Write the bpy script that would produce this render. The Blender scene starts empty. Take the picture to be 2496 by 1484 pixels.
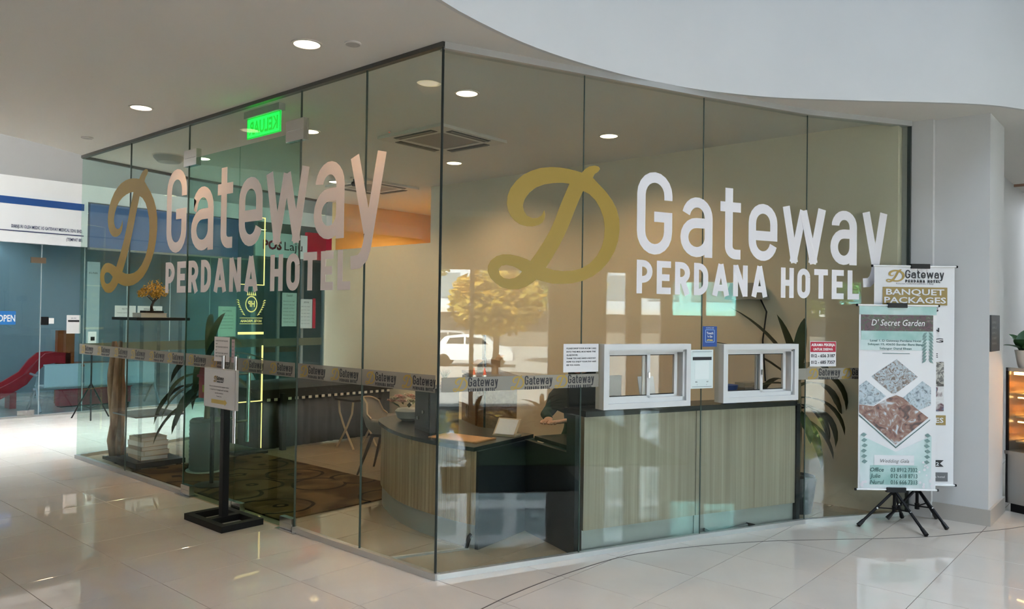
import bpy, bmesh, math, random
from mathutils import Vector, Matrix
from mathutils.geometry import tessellate_polygon

random.seed(7)
sc = bpy.context.scene
COL = sc.collection

# ------------------------------------------------------------------ camera
YAW, PITCH, ROLL, FPX = -0.7146, 0.0135, 0.0141, 1892.43
CAM = Vector((3.653, -3.4926, 1.7136))
H = 3.48                                    # ceiling height
fw = Vector((math.cos(PITCH) * math.sin(YAW), math.cos(PITCH) * math.cos(YAW), math.sin(PITCH)))
rt0 = Vector((math.cos(YAW), -math.sin(YAW), 0))
up0 = rt0.cross(fw)
rt = rt0 * math.cos(ROLL) + up0 * math.sin(ROLL)
up = -rt0 * math.sin(ROLL) + up0 * math.cos(ROLL)
cd = bpy.data.cameras.new('camera')
cd.sensor_width = 36.0
cd.lens = FPX / 2496 * 36.0
cd.clip_end = 400
cam = bpy.data.objects.new('camera', cd)
m = Matrix((rt, up, -fw)).transposed().to_4x4()
m.translation = CAM
cam.matrix_world = m
COL.objects.link(cam)
sc.camera = cam

# ------------------------------------------------------------------ world, daylight, exposure
w = bpy.data.worlds.new('sky')
sc.world = w
w.use_nodes = True
wn = w.node_tree.nodes
wn['Background'].inputs[0].default_value = (0.80, 0.90, 1.0, 1)
wn['Background'].inputs[1].default_value = 18.0


def area(name, loc, sx, sy, power, col, rot=(0, 0, 0), shape='RECTANGLE'):
    l = bpy.data.lights.new(name, 'AREA')
    l.shape = shape
    l.size = sx
    l.size_y = sy
    l.energy = power
    l.color = col
    o = bpy.data.objects.new(name, l)
    o.location = loc
    o.rotation_euler = rot
    COL.objects.link(o)
    return o


sun = bpy.data.lights.new('sun', 'SUN')
sun.energy = 200.0
sun.angle = math.radians(2)
sun.color = (1.0, 0.95, 0.86)
so_ = bpy.data.objects.new('sun', sun)
so_.rotation_euler = Vector((.60, .18, -.75)).to_track_quat('-Z', 'Y').to_euler()
COL.objects.link(so_)
area('atrium_skylight', (4.6, 0.4, 8.9), 6.4, 6.4, 640, (0.70, 0.84, 1.0), shape='DISK').data.spread = math.radians(105)
area('corridor_skylight', (-8.0, 1.5, 7.9), 1.6, 11.0, 900, (0.84, 0.92, 1.0)).data.spread = math.radians(42)

sc.view_settings.view_transform = 'Standard'
sc.view_settings.look = 'None'
sc.view_settings.gamma = 1.0
sc.view_settings.use_curve_mapping = False
sc.view_settings.exposure = -1.1
sc.cycles.use_denoising = True
sc.cycles.use_adaptive_sampling = True
sc.cycles.adaptive_threshold = 0.2
sc.cycles.max_bounces = 7
sc.cycles.transparent_max_bounces = 24
sc.cycles.glossy_bounces = 4
sc.cycles.diffuse_bounces = 3
sc.cycles.caustics_reflective = False
sc.cycles.caustics_refractive = False
sc.cycles.sample_clamp_indirect = 40.0


# ------------------------------------------------------------------ helpers
class MB:
    """Collects vertices and faces; build() links them as one mesh object."""

    def __init__(self):
        self.v = []
        self.f = []
        self.mi = []

    def add(self, vs, fs, mi=0):
        o = len(self.v)
        self.v += [tuple(p) for p in vs]
        for f in fs:
            self.f.append(tuple(i + o for i in f))
            self.mi.append(mi)
        return self

    def box(self, x0, x1, y0, y1, z0, z1, mi=0, M=None):
        vs = [(x, y, z) for z in (z0, z1) for y in (y0, y1) for x in (x0, x1)]
        if M:
            vs = [M @ Vector(p) for p in vs]
        return self.add(vs, [(0, 2, 3, 1), (4, 5, 7, 6), (0, 1, 5, 4), (2, 6, 7, 3), (0, 4, 6, 2), (1, 3, 7, 5)], mi)

    def cbox(self, c, s, mi=0, M=None):
        return self.box(c[0] - s[0] / 2, c[0] + s[0] / 2, c[1] - s[1] / 2, c[1] + s[1] / 2, c[2] - s[2] / 2, c[2] + s[2] / 2, mi, M)

    def wbox(self, a, b, t0, t1, z0, z1, mi=0):
        """upright slab from plan point a to b, between perpendicular offsets t0..t1"""
        a = Vector(a); b = Vector(b)
        d = (b - a).normalized()
        n = Vector((d.y, -d.x))
        P = [a + n * t0, b + n * t0, b + n * t1, a + n * t1]
        vs = [(p.x, p.y, z) for z in (z0, z1) for p in P]
        return self.add(vs, [(0, 3, 2, 1), (4, 5, 6, 7), (0, 1, 5, 4), (1, 2, 6, 5), (2, 3, 7, 6), (3, 0, 4, 7)], mi)

    def tube(self, pts, r, n=8, mi=0, caps=True, flat=None):
        pts = [Vector(p) for p in pts]
        rs = r if isinstance(r, (list, tuple)) else [r] * len(pts)
        o = len(self.v)
        prev = None
        for i, p in enumerate(pts):
            d = (pts[min(i + 1, len(pts) - 1)] - pts[max(i - 1, 0)]).normalized()
            if prev is None:
                u = d.orthogonal().normalized()
                if abs(d.z) > 0.95:
                    u = Vector((1, 0, 0))
                    u = (u - d * u.dot(d)).normalized()
            else:
                u = (prev - d * prev.dot(d)).normalized()
            prev = u
            w_ = d.cross(u)
            for k in range(n):
                a = 2 * math.pi * (k + 0.5) / n
                q = p + u * (rs[i] * math.cos(a)) + w_ * (rs[i] * math.sin(a) * (flat or 1))
                self.v.append(tuple(q))
        for i in range(len(pts) - 1):
            for k in range(n):
                k2 = (k + 1) % n
                self.f.append((o + i * n + k, o + i * n + k2, o + (i + 1) * n + k2, o + (i + 1) * n + k))
                self.mi.append(mi)
        if caps:
            self.f.append(tuple(o + k for k in reversed(range(n)))); self.mi.append(mi)
            e = o + (len(pts) - 1) * n
            self.f.append(tuple(e + k for k in range(n))); self.mi.append(mi)
        return self

    def lathe(self, prof, c=(0, 0, 0), n=20, mi=0, cap=True):
        o = len(self.v)
        for r, z in prof:
            for k in range(n):
                a = 2 * math.pi * k / n
                self.v.append((c[0] + r * math.cos(a), c[1] + r * math.sin(a), c[2] + z))
        for i in range(len(prof) - 1):
            for k in range(n):
                k2 = (k + 1) % n
                self.f.append((o + i * n + k, o + i * n + k2, o + (i + 1) * n + k2, o + (i + 1) * n + k)); self.mi.append(mi)
        if cap:
            self.f.append(tuple(o + k for k in reversed(range(n)))); self.mi.append(mi)
            e = o + (len(prof) - 1) * n
            self.f.append(tuple(e + k for k in range(n))); self.mi.append(mi)
        return self

    def prism(self, loops, z0, z1, mi=0, fn=None):
        """2-D polygon (first loop) with holes, extruded z0..z1; fn maps (x, y, z) to 3-D"""
        fn = fn or (lambda x, y, z: (x, y, z))
        flat = [p for l in loops for p in l]
        tri = tessellate_polygon([[Vector((p[0], p[1], 0)) for p in l] for l in loops])
        n = len(flat)
        vs = [fn(p[0], p[1], z0) for p in flat] + [fn(p[0], p[1], z1) for p in flat]
        fs = []
        for t in tri:
            a, b, c = [flat[i] for i in t]
            if (b[0] - a[0]) * (c[1] - a[1]) - (b[1] - a[1]) * (c[0] - a[0]) < 0:
                t = t[::-1]
            fs.append(tuple(i + n for i in t))
            fs.append(tuple(t[::-1]))
        s = 0
        for l in loops:
            k = len(l)
            for i in range(k):
                j = (i + 1) % k
                fs.append((s + i, s + j, s + j + n, s + i + n))
            s += k
        return self.add(vs, fs, mi)

    def build(self, name, mat, parent=None, smooth=False, loc=None):
        me = bpy.data.meshes.new(name)
        me.from_pydata(self.v, [], self.f)
        mats = mat if isinstance(mat, (list, tuple)) else [mat]
        for m_ in mats:
            me.materials.append(m_)
        if len(mats) > 1:
            me.polygons.foreach_set('material_index', self.mi)
        bm = bmesh.new(); bm.from_mesh(me)
        bmesh.ops.recalc_face_normals(bm, faces=bm.faces)
        bm.to_mesh(me); bm.free()
        if smooth:
            me.polygons.foreach_set('use_smooth', [True] * len(me.polygons))
            if smooth != 'all':
                me.set_sharp_from_angle(angle=math.radians(38))
        me.update()
        o = bpy.data.objects.new(name, me)
        COL.objects.link(o)
        if parent:
            o.parent = parent
        if loc:
            o.location = loc
        return o


def thing(name, label, cat, loc=(0, 0, 0), rz=0, group=None):
    o = bpy.data.objects.new(name, None)
    o.empty_display_size = 0.1
    o.location = loc
    o.rotation_euler = (0, 0, rz)
    COL.objects.link(o)
    o['label'] = label
    o['category'] = cat
    if group:
        o['group'] = group
    return o


def tag(o, label, cat, group=None):
    o['label'] = label
    o['category'] = cat
    if group:
        o['group'] = group
    return o


def struct(name, label=None):
    o = bpy.data.objects.new(name, None)
    o.empty_display_size = 0.1
    COL.objects.link(o)
    o['kind'] = 'structure'
    if label:
        o['label'] = label
    return o


def setk(o, label=None, kind='structure'):
    o['kind'] = kind
    if label:
        o['label'] = label
    return o


def copy_tree(o, parent=None):
    c = o.copy()
    COL.objects.link(c)
    c.parent = parent
    for ch in list(o.children):
        copy_tree(ch, c)
    return c


# ------------------------------------------------------------------ materials
MATS = {}


def mat(name, col, rough=0.5, metal=0.0, spec=0.5, var=None, bump=0.0, scale=8.0, emit=None, stretch=(1, 1, 1), alpha=None, trans=None):
    """principled material; var = second colour mixed in by noise"""
    if name in MATS:
        return MATS[name]
    m_ = bpy.data.materials.new(name)
    m_.use_nodes = True
    nt = m_.node_tree
    b = nt.nodes['Principled BSDF']
    b.inputs['Base Color'].default_value = (*col, 1)
    b.inputs['Roughness'].default_value = rough
    b.inputs['Metallic'].default_value = metal
    b.inputs['Specular IOR Level'].default_value = spec
    if alpha is not None:
        b.inputs['Alpha'].default_value = alpha
    if trans is not None:
        b.inputs['Transmission Weight'].default_value = trans
    if emit:
        b.inputs['Emission Color'].default_value = (*emit[0], 1)
        b.inputs['Emission Strength'].default_value = emit[1]
    if var or bump:
        tc = nt.nodes.new('ShaderNodeTexCoord')
        mp = nt.nodes.new('ShaderNodeMapping')
        mp.inputs['Scale'].default_value = stretch
        nz = nt.nodes.new('ShaderNodeTexNoise')
        nz.inputs['Scale'].default_value = scale
        nz.inputs['Detail'].default_value = 4
        nt.links.new(tc.outputs['Object'], mp.inputs[0])
        nt.links.new(mp.outputs[0], nz.inputs['Vector'])
        if var:
            rp = nt.nodes.new('ShaderNodeValToRGB')
            rp.color_ramp.elements[0].position = 0.35
            rp.color_ramp.elements[1].position = 0.65
            rp.color_ramp.elements[0].color = (*col, 1)
            rp.color_ramp.elements[1].color = (*var, 1)
            nt.links.new(nz.outputs['Fac'], rp.inputs[0])
            nt.links.new(rp.outputs[0], b.inputs['Base Color'])
        if bump:
            bp = nt.nodes.new('ShaderNodeBump')
            bp.inputs['Strength'].default_value = bump
            bp.inputs['Distance'].default_value = 0.01
            nt.links.new(nz.outputs['Fac'], bp.inputs['Height'])
            nt.links.new(bp.outputs[0], b.inputs['Normal'])
    MATS[name] = m_
    return m_


def glass_mat(name, tint, refl=1.0, rough=0.0, wav=0.0):
    """thin architectural glass: tinted see-through mixed with a mirror by Schlick's law"""
    m_ = bpy.data.materials.new(name)
    m_.use_nodes = True
    nt = m_.node_tree
    for n in list(nt.nodes):
        nt.nodes.remove(n)
    out = nt.nodes.new('ShaderNodeOutputMaterial')
    tr = nt.nodes.new('ShaderNodeBsdfTransparent')
    tr.inputs[0].default_value = (*tint, 1)
    gl = nt.nodes.new('ShaderNodeBsdfGlossy')
    gl.inputs['Color'].default_value = (0.97, 1.0, 0.98, 1)
    gl.inputs['Roughness'].default_value = rough
    lw = nt.nodes.new('ShaderNodeLayerWeight')
    lw.inputs[0].default_value = 0.5
    pw = nt.nodes.new('ShaderNodeMath'); pw.operation = 'POWER'
    pw.inputs[1].default_value = 18.0
    ma = nt.nodes.new('ShaderNodeMath'); ma.operation = 'MULTIPLY_ADD'
    ma.inputs[1].default_value = 0.75 * refl
    ma.inputs[2].default_value = 0.045 * refl
    mx = nt.nodes.new('ShaderNodeMixShader')
    L = nt.links.new
    L(lw.outputs['Facing'], pw.inputs[0])
    L(pw.outputs[0], ma.inputs[0])
    L(ma.outputs[0], mx.inputs[0])
    L(tr.outputs[0], mx.inputs[1])
    L(gl.outputs[0], mx.inputs[2])
    L(mx.outputs[0], out.inputs[0])
    if wav:
        tc = nt.nodes.new('ShaderNodeTexCoord')
        nz = nt.nodes.new('ShaderNodeTexNoise')
        nz.inputs['Scale'].default_value = 2.2
        bp = nt.nodes.new('ShaderNodeBump')
        bp.inputs['Strength'].default_value = wav
        bp.inputs['Distance'].default_value = 0.02
        L(tc.outputs['Object'], nz.inputs['Vector'])
        L(nz.outputs['Fac'], bp.inputs['Height'])
        L(bp.outputs[0], gl.inputs['Normal'])
    MATS[name] = m_
    return m_


def emis(name, col, s):
    m_ = bpy.data.materials.new(name)
    m_.use_nodes = True
    nt = m_.node_tree
    b = nt.nodes['Principled BSDF']
    b.inputs['Base Color'].default_value = (*col, 1)
    b.inputs['Emission Color'].default_value = (*col, 1)
    b.inputs['Emission Strength'].default_value = s
    MATS[name] = m_
    return m_


def wood_mat(name, c0, c1, scale=26, rough=0.4, axis='z'):
    """vertical-grain laminate: fine streaks running along one axis"""
    m_ = bpy.data.materials.new(name)
    m_.use_nodes = True
    nt = m_.node_tree
    b = nt.nodes['Principled BSDF']
    b.inputs['Roughness'].default_value = rough
    tc = nt.nodes.new('ShaderNodeTexCoord')
    mp = nt.nodes.new('ShaderNodeMapping')
    k = [1, 1, 1]
    k['xyz'.index(axis)] = 0.012
    mp.inputs['Scale'].default_value = k
    n1 = nt.nodes.new('ShaderNodeTexNoise'); n1.inputs['Scale'].default_value = scale; n1.inputs['Detail'].default_value = 6
    n2 = nt.nodes.new('ShaderNodeTexNoise'); n2.inputs['Scale'].default_value = scale * 4; n2.inputs['Detail'].default_value = 3
    ad = nt.nodes.new('ShaderNodeMath'); ad.operation = 'MULTIPLY_ADD'; ad.inputs[1].default_value = 0.45
    rp = nt.nodes.new('ShaderNodeValToRGB')
    rp.color_ramp.elements[0].position = 0.52
    rp.color_ramp.elements[1].position = 0.95
    rp.color_ramp.elements[0].color = (*c0, 1)
    rp.color_ramp.elements[1].color = (*c1, 1)
    L = nt.links.new
    L(tc.outputs['Object'], mp.inputs[0]); L(mp.outputs[0], n1.inputs['Vector']); L(mp.outputs[0], n2.inputs['Vector'])
    L(n2.outputs['Fac'], ad.inputs[0]); L(n1.outputs['Fac'], ad.inputs[2])
    L(ad.outputs[0], rp.inputs[0]); L(rp.outputs[0], b.inputs['Base Color'])
    MATS[name] = m_
    return m_


M_paint = mat('white_paint', (0.60, 0.60, 0.595), 0.7, var=(0.58, 0.58, 0.575), scale=1.5)
M_ceil = mat('ceiling_paint', (0.71, 0.68, 0.64), 0.8)
M_beige = mat('beige_wall_paint', (0.74, 0.665, 0.53), 0.7)
M_skirt = mat('skirting_tile', (0.42, 0.39, 0.35), 0.3)
M_black = mat('black_powder_coat', (0.008, 0.008, 0.009), 0.45, spec=.2)
M_blackp = mat('black_plastic', (0.012, 0.012, 0.013), 0.35, spec=.25)
M_chrome = mat('brushed_steel', (0.62, 0.61, 0.60), 0.22, 1.0)
M_alu = mat('anodised_aluminium', (0.55, 0.55, 0.55), 0.35, 0.8)
M_chan = mat('floor_channel_metal', (0.50, 0.50, 0.49), 0.35, 0.7)
M_white = mat('white_plastic', (0.80, 0.80, 0.79), 0.4)
M_paper = mat('white_paper', (0.70, 0.69, 0.69), 0.6)
M_ink = mat('black_ink', (0.015, 0.015, 0.018), 0.6)
M_inkblue = mat('navy_ink', (0.02, 0.03, 0.10), 0.6)
M_gold = mat('gold_vinyl', (0.33, 0.215, 0.03), 0.45)
M_wvinyl = mat('white_vinyl', (0.74, 0.72, 0.74), 0.5)
M_grout = mat('grout', (0.16, 0.13, 0.10), 0.8)
G_clear = glass_mat('clear_pane', (0.92, 0.955, 0.93), .6)
G_right = glass_mat('corner_pane', (0.905, 0.93, 0.905), .55)
G_end = glass_mat('end_pane', (0.88, 0.95, 0.935), .6)
G_door = glass_mat('door_pane', (0.64, 0.82, 0.75), .7)
G_shop = glass_mat('blue_shop_pane', (0.72, 0.85, 0.90), 1.0)
G_small = glass_mat('small_pane', (0.86, 0.88, 0.88), .45)
M_acry = glass_mat('clear_acrylic', (0.86, 0.88, 0.88), 1.3)


def frost_mat():
    m_ = bpy.data.materials.new('frosted_film')
    m_.use_nodes = True
    nt = m_.node_tree
    b = nt.nodes['Principled BSDF']
    b.inputs['Base Color'].default_value = (0.36, 0.34, 0.29, 1)
    b.inputs['Roughness'].default_value = 0.7
    b.inputs['Alpha'].default_value = 0.62
    MATS['frosted_film'] = m_
    return m_


M_frost = frost_mat()


def tile_mat(name, ca, cb):
    """polished porcelain: warm cream with faint clouds, a little different in each tile"""
    m_ = bpy.data.materials.new(name)
    m_.use_nodes = True
    nt = m_.node_tree
    b = nt.nodes['Principled BSDF']
    b.inputs['Roughness'].default_value = 0.025
    b.inputs['Specular IOR Level'].default_value = 0.8
    tc = nt.nodes.new('ShaderNodeTexCoord')
    oi = nt.nodes.new('ShaderNodeObjectInfo')
    nz = nt.nodes.new('ShaderNodeTexNoise')
    nz.noise_dimensions = '4D'
    nz.inputs['Scale'].default_value = 1.6
    nz.inputs['Detail'].default_value = 5
    nz.inputs['Distortion'].default_value = 0.8
    rp = nt.nodes.new('ShaderNodeValToRGB')
    rp.color_ramp.elements[0].position = 0.3
    rp.color_ramp.elements[1].position = 0.75
    rp.color_ramp.elements[0].color = (*ca, 1)
    rp.color_ramp.elements[1].color = (*cb, 1)
    ml = nt.nodes.new('ShaderNodeMath'); ml.operation = 'MULTIPLY'; ml.inputs[1].default_value = 40
    L = nt.links.new
    L(oi.outputs['Random'], ml.inputs[0]); L(ml.outputs[0], nz.inputs['W'])
    L(tc.outputs['Object'], nz.inputs['Vector']); L(nz.outputs['Fac'], rp.inputs[0]); L(rp.outputs[0], b.inputs['Base Color'])
    MATS[name] = m_
    return m_


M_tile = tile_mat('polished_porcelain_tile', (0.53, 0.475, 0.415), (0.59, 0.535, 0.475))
M_tilein = tile_mat('dim_porcelain_tile', (0.33, 0.27, 0.19), (0.39, 0.325, 0.24))  # same tile, its colour darkened for the weaker light inside the office

# ------------------------------------------------------------------ plan of the place
PW = [Vector(p) for p in ((0, 0), (.398, 1.018), (.80, 2.058), (1.235, 3.075), (1.80, 4.0))]   # corner-side glass, plan
SL = [0.0]
for a_, b_ in zip(PW, PW[1:]):
    SL.append(SL[-1] + (b_ - a_).length)


def rwall(s, off=0.0):
    """plan point at arc length s on the faceted right-hand glass, off metres to the outside"""
    k = 0
    while k < 3 and s > SL[k + 1]:
        k += 1
    d = (PW[k + 1] - PW[k]).normalized()
    n = Vector((d.y, -d.x))
    return PW[k] + d * (s - SL[k]) + n * off


def RW(s, z, off):
    p = rwall(s, off)
    return (p.x, p.y, z)


def LWf(x, z, off):
    """point on the front glass (y = 0), off metres to the outside"""
    return (x, -off, z)


def infront(p, m=60):
    d = Vector(p) - CAM
    z = d.dot(fw)
    if z < 0.5:
        return False
    u = 1248 + FPX * d.dot(rt) / z
    v = 742 - FPX * d.dot(up) / z
    return -m < u < 2496 + m and -m < v < 1484 + m


# ------------------------------------------------------------------ floor
fl = MB().box(-20, 9.0, -9, 12, -0.12, -0.004).build('floor', M_grout)
setk(fl, 'polished cream tiled floor of the mall')
TX, TY = 0.6, 0.61
tm = MB()
g = 0.0018
tm.add([(g, g, -0.02), (TX - g, g, -0.02), (TX - g, TY - g, -0.02), (g, TY - g, -0.02),
        (g, g, -0.001), (TX - g, g, -0.001), (TX - g, TY - g, -0.001), (g, TY - g, -0.001),
        (g + .001, g + .001, 0), (TX - g - .001, g + .001, 0), (TX - g - .001, TY - g - .001, 0), (g + .001, TY - g - .001, 0)],
       [(0, 1, 5, 4), (1, 2, 6, 5), (2, 3, 7, 6), (3, 0, 4, 7), (4, 5, 9, 8), (5, 6, 10, 9), (6, 7, 11, 10), (7, 4, 8, 11), (8, 9, 10, 11)])
tiles = []
for i in range(-33, 15):
    for j in range(-14, 19):
        x0, y0 = i * TX, j * TY
        if x0 < -19.9 or x0 + TX > 9.0 or y0 < -8.9 or y0 + TY > 11.9:
            continue
        c = Vector((x0 + TX / 2, y0 + TY / 2, 0))
        vis = any(infront((x0 + a * TX, y0 + b * TY, 0), 5) for a in (0, .5, 1) for b in (0, .5, 1))
        hid = (y0 > 4.0 and x0 < 1.6) or (x0 < -10.2)
        tiles.append((not vis or hid, (c - CAM).length, x0, y0))
tiles.sort()
first = tm.build('floor_tile', M_tile, fl)
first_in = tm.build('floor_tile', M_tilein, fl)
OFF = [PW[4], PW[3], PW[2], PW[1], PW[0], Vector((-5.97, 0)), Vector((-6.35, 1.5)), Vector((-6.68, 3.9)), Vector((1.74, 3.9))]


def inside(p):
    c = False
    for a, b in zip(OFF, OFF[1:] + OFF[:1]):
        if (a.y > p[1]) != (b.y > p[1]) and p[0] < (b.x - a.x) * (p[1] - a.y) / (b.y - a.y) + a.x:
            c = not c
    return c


def clip(poly, a, b, keep):
    """part of a convex polygon on one side of the line a-b"""
    out = []
    sd = lambda p: ((b.x - a.x) * (p[1] - a.y) - (b.y - a.y) * (p[0] - a.x)) * keep
    for i in range(len(poly)):
        p, q = poly[i], poly[(i + 1) % len(poly)]
        u, v = sd(p), sd(q)
        if u >= 0:
            out.append(p)
        if (u > 0) != (v > 0) and abs(u - v) > 1e-9:
            t = u / (u - v)
            out.append((p[0] + (q[0] - p[0]) * t, p[1] + (q[1] - p[1]) * t))
    return out


rest, rest_in = MB(), MB()
used = [0, 0]
for n_, (h_, d_, x0, y0) in enumerate(tiles):
    cs = [(x0 + g, y0 + g), (x0 + TX - g, y0 + g), (x0 + TX - g, y0 + TY - g), (x0 + g, y0 + TY - g)]
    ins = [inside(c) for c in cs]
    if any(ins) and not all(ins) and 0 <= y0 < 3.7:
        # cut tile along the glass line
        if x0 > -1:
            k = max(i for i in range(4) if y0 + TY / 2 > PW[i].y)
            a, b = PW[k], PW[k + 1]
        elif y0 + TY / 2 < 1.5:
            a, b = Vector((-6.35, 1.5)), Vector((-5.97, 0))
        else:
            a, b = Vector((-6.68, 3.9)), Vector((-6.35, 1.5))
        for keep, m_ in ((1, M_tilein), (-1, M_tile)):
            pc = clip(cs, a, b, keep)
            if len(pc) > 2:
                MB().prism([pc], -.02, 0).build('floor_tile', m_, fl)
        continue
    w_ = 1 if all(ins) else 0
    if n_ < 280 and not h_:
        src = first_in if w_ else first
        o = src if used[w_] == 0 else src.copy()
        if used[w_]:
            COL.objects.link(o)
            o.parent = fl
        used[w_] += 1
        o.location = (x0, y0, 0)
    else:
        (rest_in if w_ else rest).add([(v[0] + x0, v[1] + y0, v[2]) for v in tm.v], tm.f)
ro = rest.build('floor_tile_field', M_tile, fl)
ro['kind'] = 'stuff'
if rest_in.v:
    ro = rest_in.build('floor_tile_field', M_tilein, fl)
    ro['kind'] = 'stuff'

# curved inlay line in the floor under the edge of the atrium
ARC = [(1.15, -2.2), (.86, -1.5), (.64, -.75), (.56, -.15), (.535, .2), (.545, .65), (.61, 1.2), (.74, 1.55), (.90, 1.86), (1.18, 2.29), (1.47, 2.63), (1.81, 3.0), (2.05, 3.28), (2.2, 3.49), (2.42, 3.87), (2.63, 4.28), (2.85, 4.9), (3.0, 5.6)]


def smooth_line(pts, n=6):
    out = []
    P = [Vector(p) for p in pts]
    for i in range(len(P) - 1):
        p0, p1, p2, p3 = P[max(i - 1, 0)], P[i], P[i + 1], P[min(i + 2, len(P) - 1)]
        for k in range(n):
            t = k / n
            out.append(0.5 * ((2 * p1) + (p2 - p0) * t + (2 * p0 - 5 * p1 + 4 * p2 - p3) * t * t + (3 * p1 - p0 - 3 * p2 + p3) * t ** 3))
    out.append(P[-1])
    return out


def ribbon(mb, line, t0, t1, z0, z1):
    """upright ribbon of constant thickness following a plan line"""
    n = len(line)
    L_, R_ = [], []
    for i, p in enumerate(line):
        d = (line[min(i + 1, n - 1)] - line[max(i - 1, 0)]).normalized()
        q = Vector((d.y, -d.x))
        L_.append(p + q * t0); R_.append(p + q * t1)
    o = len(mb.v)
    for a, b in zip(L_, R_):
        mb.v += [(a.x, a.y, z0), (b.x, b.y, z0), (b.x, b.y, z1), (a.x, a.y, z1)]
    for i in range(n - 1):
        for k in range(4):
            k2 = (k + 1) % 4
            mb.f.append((o + i * 4 + k, o + i * 4 + k2, o + i * 4 + 4 + k2, o + i * 4 + 4 + k)); mb.mi.append(0)
    mb.f.append((o, o + 1, o + 2, o + 3)); mb.mi.append(0)
    e = o + (n - 1) * 4
    mb.f.append((e + 3, e + 2, e + 1, e)); mb.mi.append(0)
    return mb


gl_ = ribbon(MB(), smooth_line(ARC, 5), -0.004, 0.004, -0.002, 0.0012).build('trim_1', mat('inlay_line', (0.045, 0.035, 0.03), 0.5))
setk(gl_, 'thin dark curved inlay line in the floor')

# ------------------------------------------------------------------ ceiling slab with the atrium opening
FAS = [(1.55, -2.75), (1.0, -1.75), (.66, -1.05), (.461, -.505), (.39, .045), (.387, .451), (.431, .849), (.512, 1.241), (.63, 1.62), (.784, 1.98), (.97, 2.29), (1.189, 2.587), (1.671, 3.07), (2.167, 3.534), (2.44, 3.84), (2.64, 4.19), (3.0, 4.9), (3.7, 5.6), (4.8, 6.0), (6.2, 5.7), (7.3, 4.6), (8.0, 3.0), (8.2, 1.0), (8.0, -1.0), (7.2, -2.4), (6.0, -3.2), (4.6, -3.45), (3.2, -3.4), (2.2, -3.15)]
fas = smooth_line(FAS + [FAS[0]], 3)[:-1]
fas2 = [(p.x, p.y) for p in fas]
EDGE = [(-3.3, -9), (-4.1, -5), (-4.75, -2.8), (-5.1, -1.75), (-5.427, -.982), (-5.545, -.726), (-5.671, -.45), (-5.95, 0), (-6.05, .35), (-6.2, .8), (-6.35, 1.5), (-6.6, 3), (-6.68, 3.9), (-6.8, 9), (-6.8, 12)]
outer = [(p[0], p[1]) for p in EDGE] + [(9.2, 12), (9.2, -9)]
ce = MB().prism([outer, fas2], H, H + 0.25).build('ceiling', M_ceil)
setk(ce, 'plain taupe plaster ceiling over corridor and office')
o = ribbon(MB(), [Vector(p) for p in EDGE], -.0, .12, H + .006, 8.0)
o = o.build('wall_void', M_paint); setk(o, 'white upper wall along the far light well')
fo = ribbon(MB(), fas + [fas[0]], 0.0, 0.03, H - .002, 9.05).build('wall_atrium', M_paint, smooth=True)
setk(fo, 'tall curved white fascia around the atrium')
rf = MB().box(-1, 10.5, -6, 8, 9.0, 9.15).build('ceiling_atrium', M_paint)
setk(rf, 'flat roof over the atrium')

# far light well: roof, side walls
o = MB().box(-10.4, -6.0, -9, 12, 8.0, 8.1).build('ceiling_void', M_paint); setk(o)

# ------------------------------------------------------------------ glazed office
FX = [-5.96, -4.67, -3.41, -1.59, -0.78, 0.0]
GT = 0.006
DH = 3.13
wf = struct('wall_front', 'frameless glass wall with double doors')
for a_, b_ in ((0, 1), (1, 2), (3, 4), (4, 5)):
    MB().box(FX[a_] + .003, FX[b_] - .003, -GT, GT, 0.035, H - .004).build('pane', G_clear, wf)
MB().box(FX[2] + .003, FX[3] - .003, -GT, GT, DH + .008, H - .004).build('transom_pane', G_clear, wf)
for x in (FX[1], FX[2], FX[3], FX[4]):
    MB().box(x - .0035, x + .0035, -GT - .001, GT + .001, (0.035 if x in (FX[1], FX[4]) else DH) if x not in (FX[2], FX[3]) else 0.035, H - .004).build('pane_joint', mat('silicone_joint', (0.05, 0.08, 0.07), 0.3), wf)
for a_, b_ in ((FX[0] - .01, FX[2]), (FX[3], 0.02)):
    MB().box(a_, b_, -.022, .022, 0, .042).build('floor_channel', M_chan, wf)
MB().box(FX[0], 0.02, -.022, .022, H - .03, H).build('top_channel', mat('dark_channel', (0.12, 0.12, 0.11), 0.4, 0.6), wf)


def patch(x0, x1, z0, z1, parent, thick=.024):
    mb = MB()
    mb.box(x0, x1, -thick, thick, z0, z1)
    mb.box(x0 + .02, x1 - .02, -thick - .002, thick + .002, (z0 + z1) / 2 - .002, (z0 + z1) / 2 + .002)
    return mb.build('patch_fitting', M_chrome, parent)


patch(-3.47, -3.23, 3.06, 3.21, wf)
patch(-1.77, -1.525, 3.06, 3.23, wf)


def door(n, x0, x1, hx, lab):
    d = struct(f'door_{n}', lab)
    MB().box(x0 + .006, x1 - .006, -GT, GT, .012, DH).build('pane', G_door, d)
    e = x0 if n == 1 else x1
    s = 1 if n == 1 else -1
    patch(min(e + s * .006, e + s * .17), max(e + s * .006, e + s * .17), .012, .10, d)
    MB().box(min(e - s * .06, e + s * .2), max(e - s * .06, e + s * .2), -.05, .05, 0, .008).build('pivot_plate', M_chrome, d)
    patch(x1 - .14 if n == 1 else x0 + .006, x1 - .006 if n == 1 else x0 + .14, .012, .09, d)
    for sd in (-1, 1):
        y = sd * .062
        mb = MB()
        mb.tube([(hx, y, .60), (hx, y, 1.33)], .0165, 14)
        for z in (.78, 1.18):
            mb.tube([(hx, 0, z), (hx, y, z)], .011, 8)
        mb.build('pull_handle', M_chrome, d, smooth=True)
    return d


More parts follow.
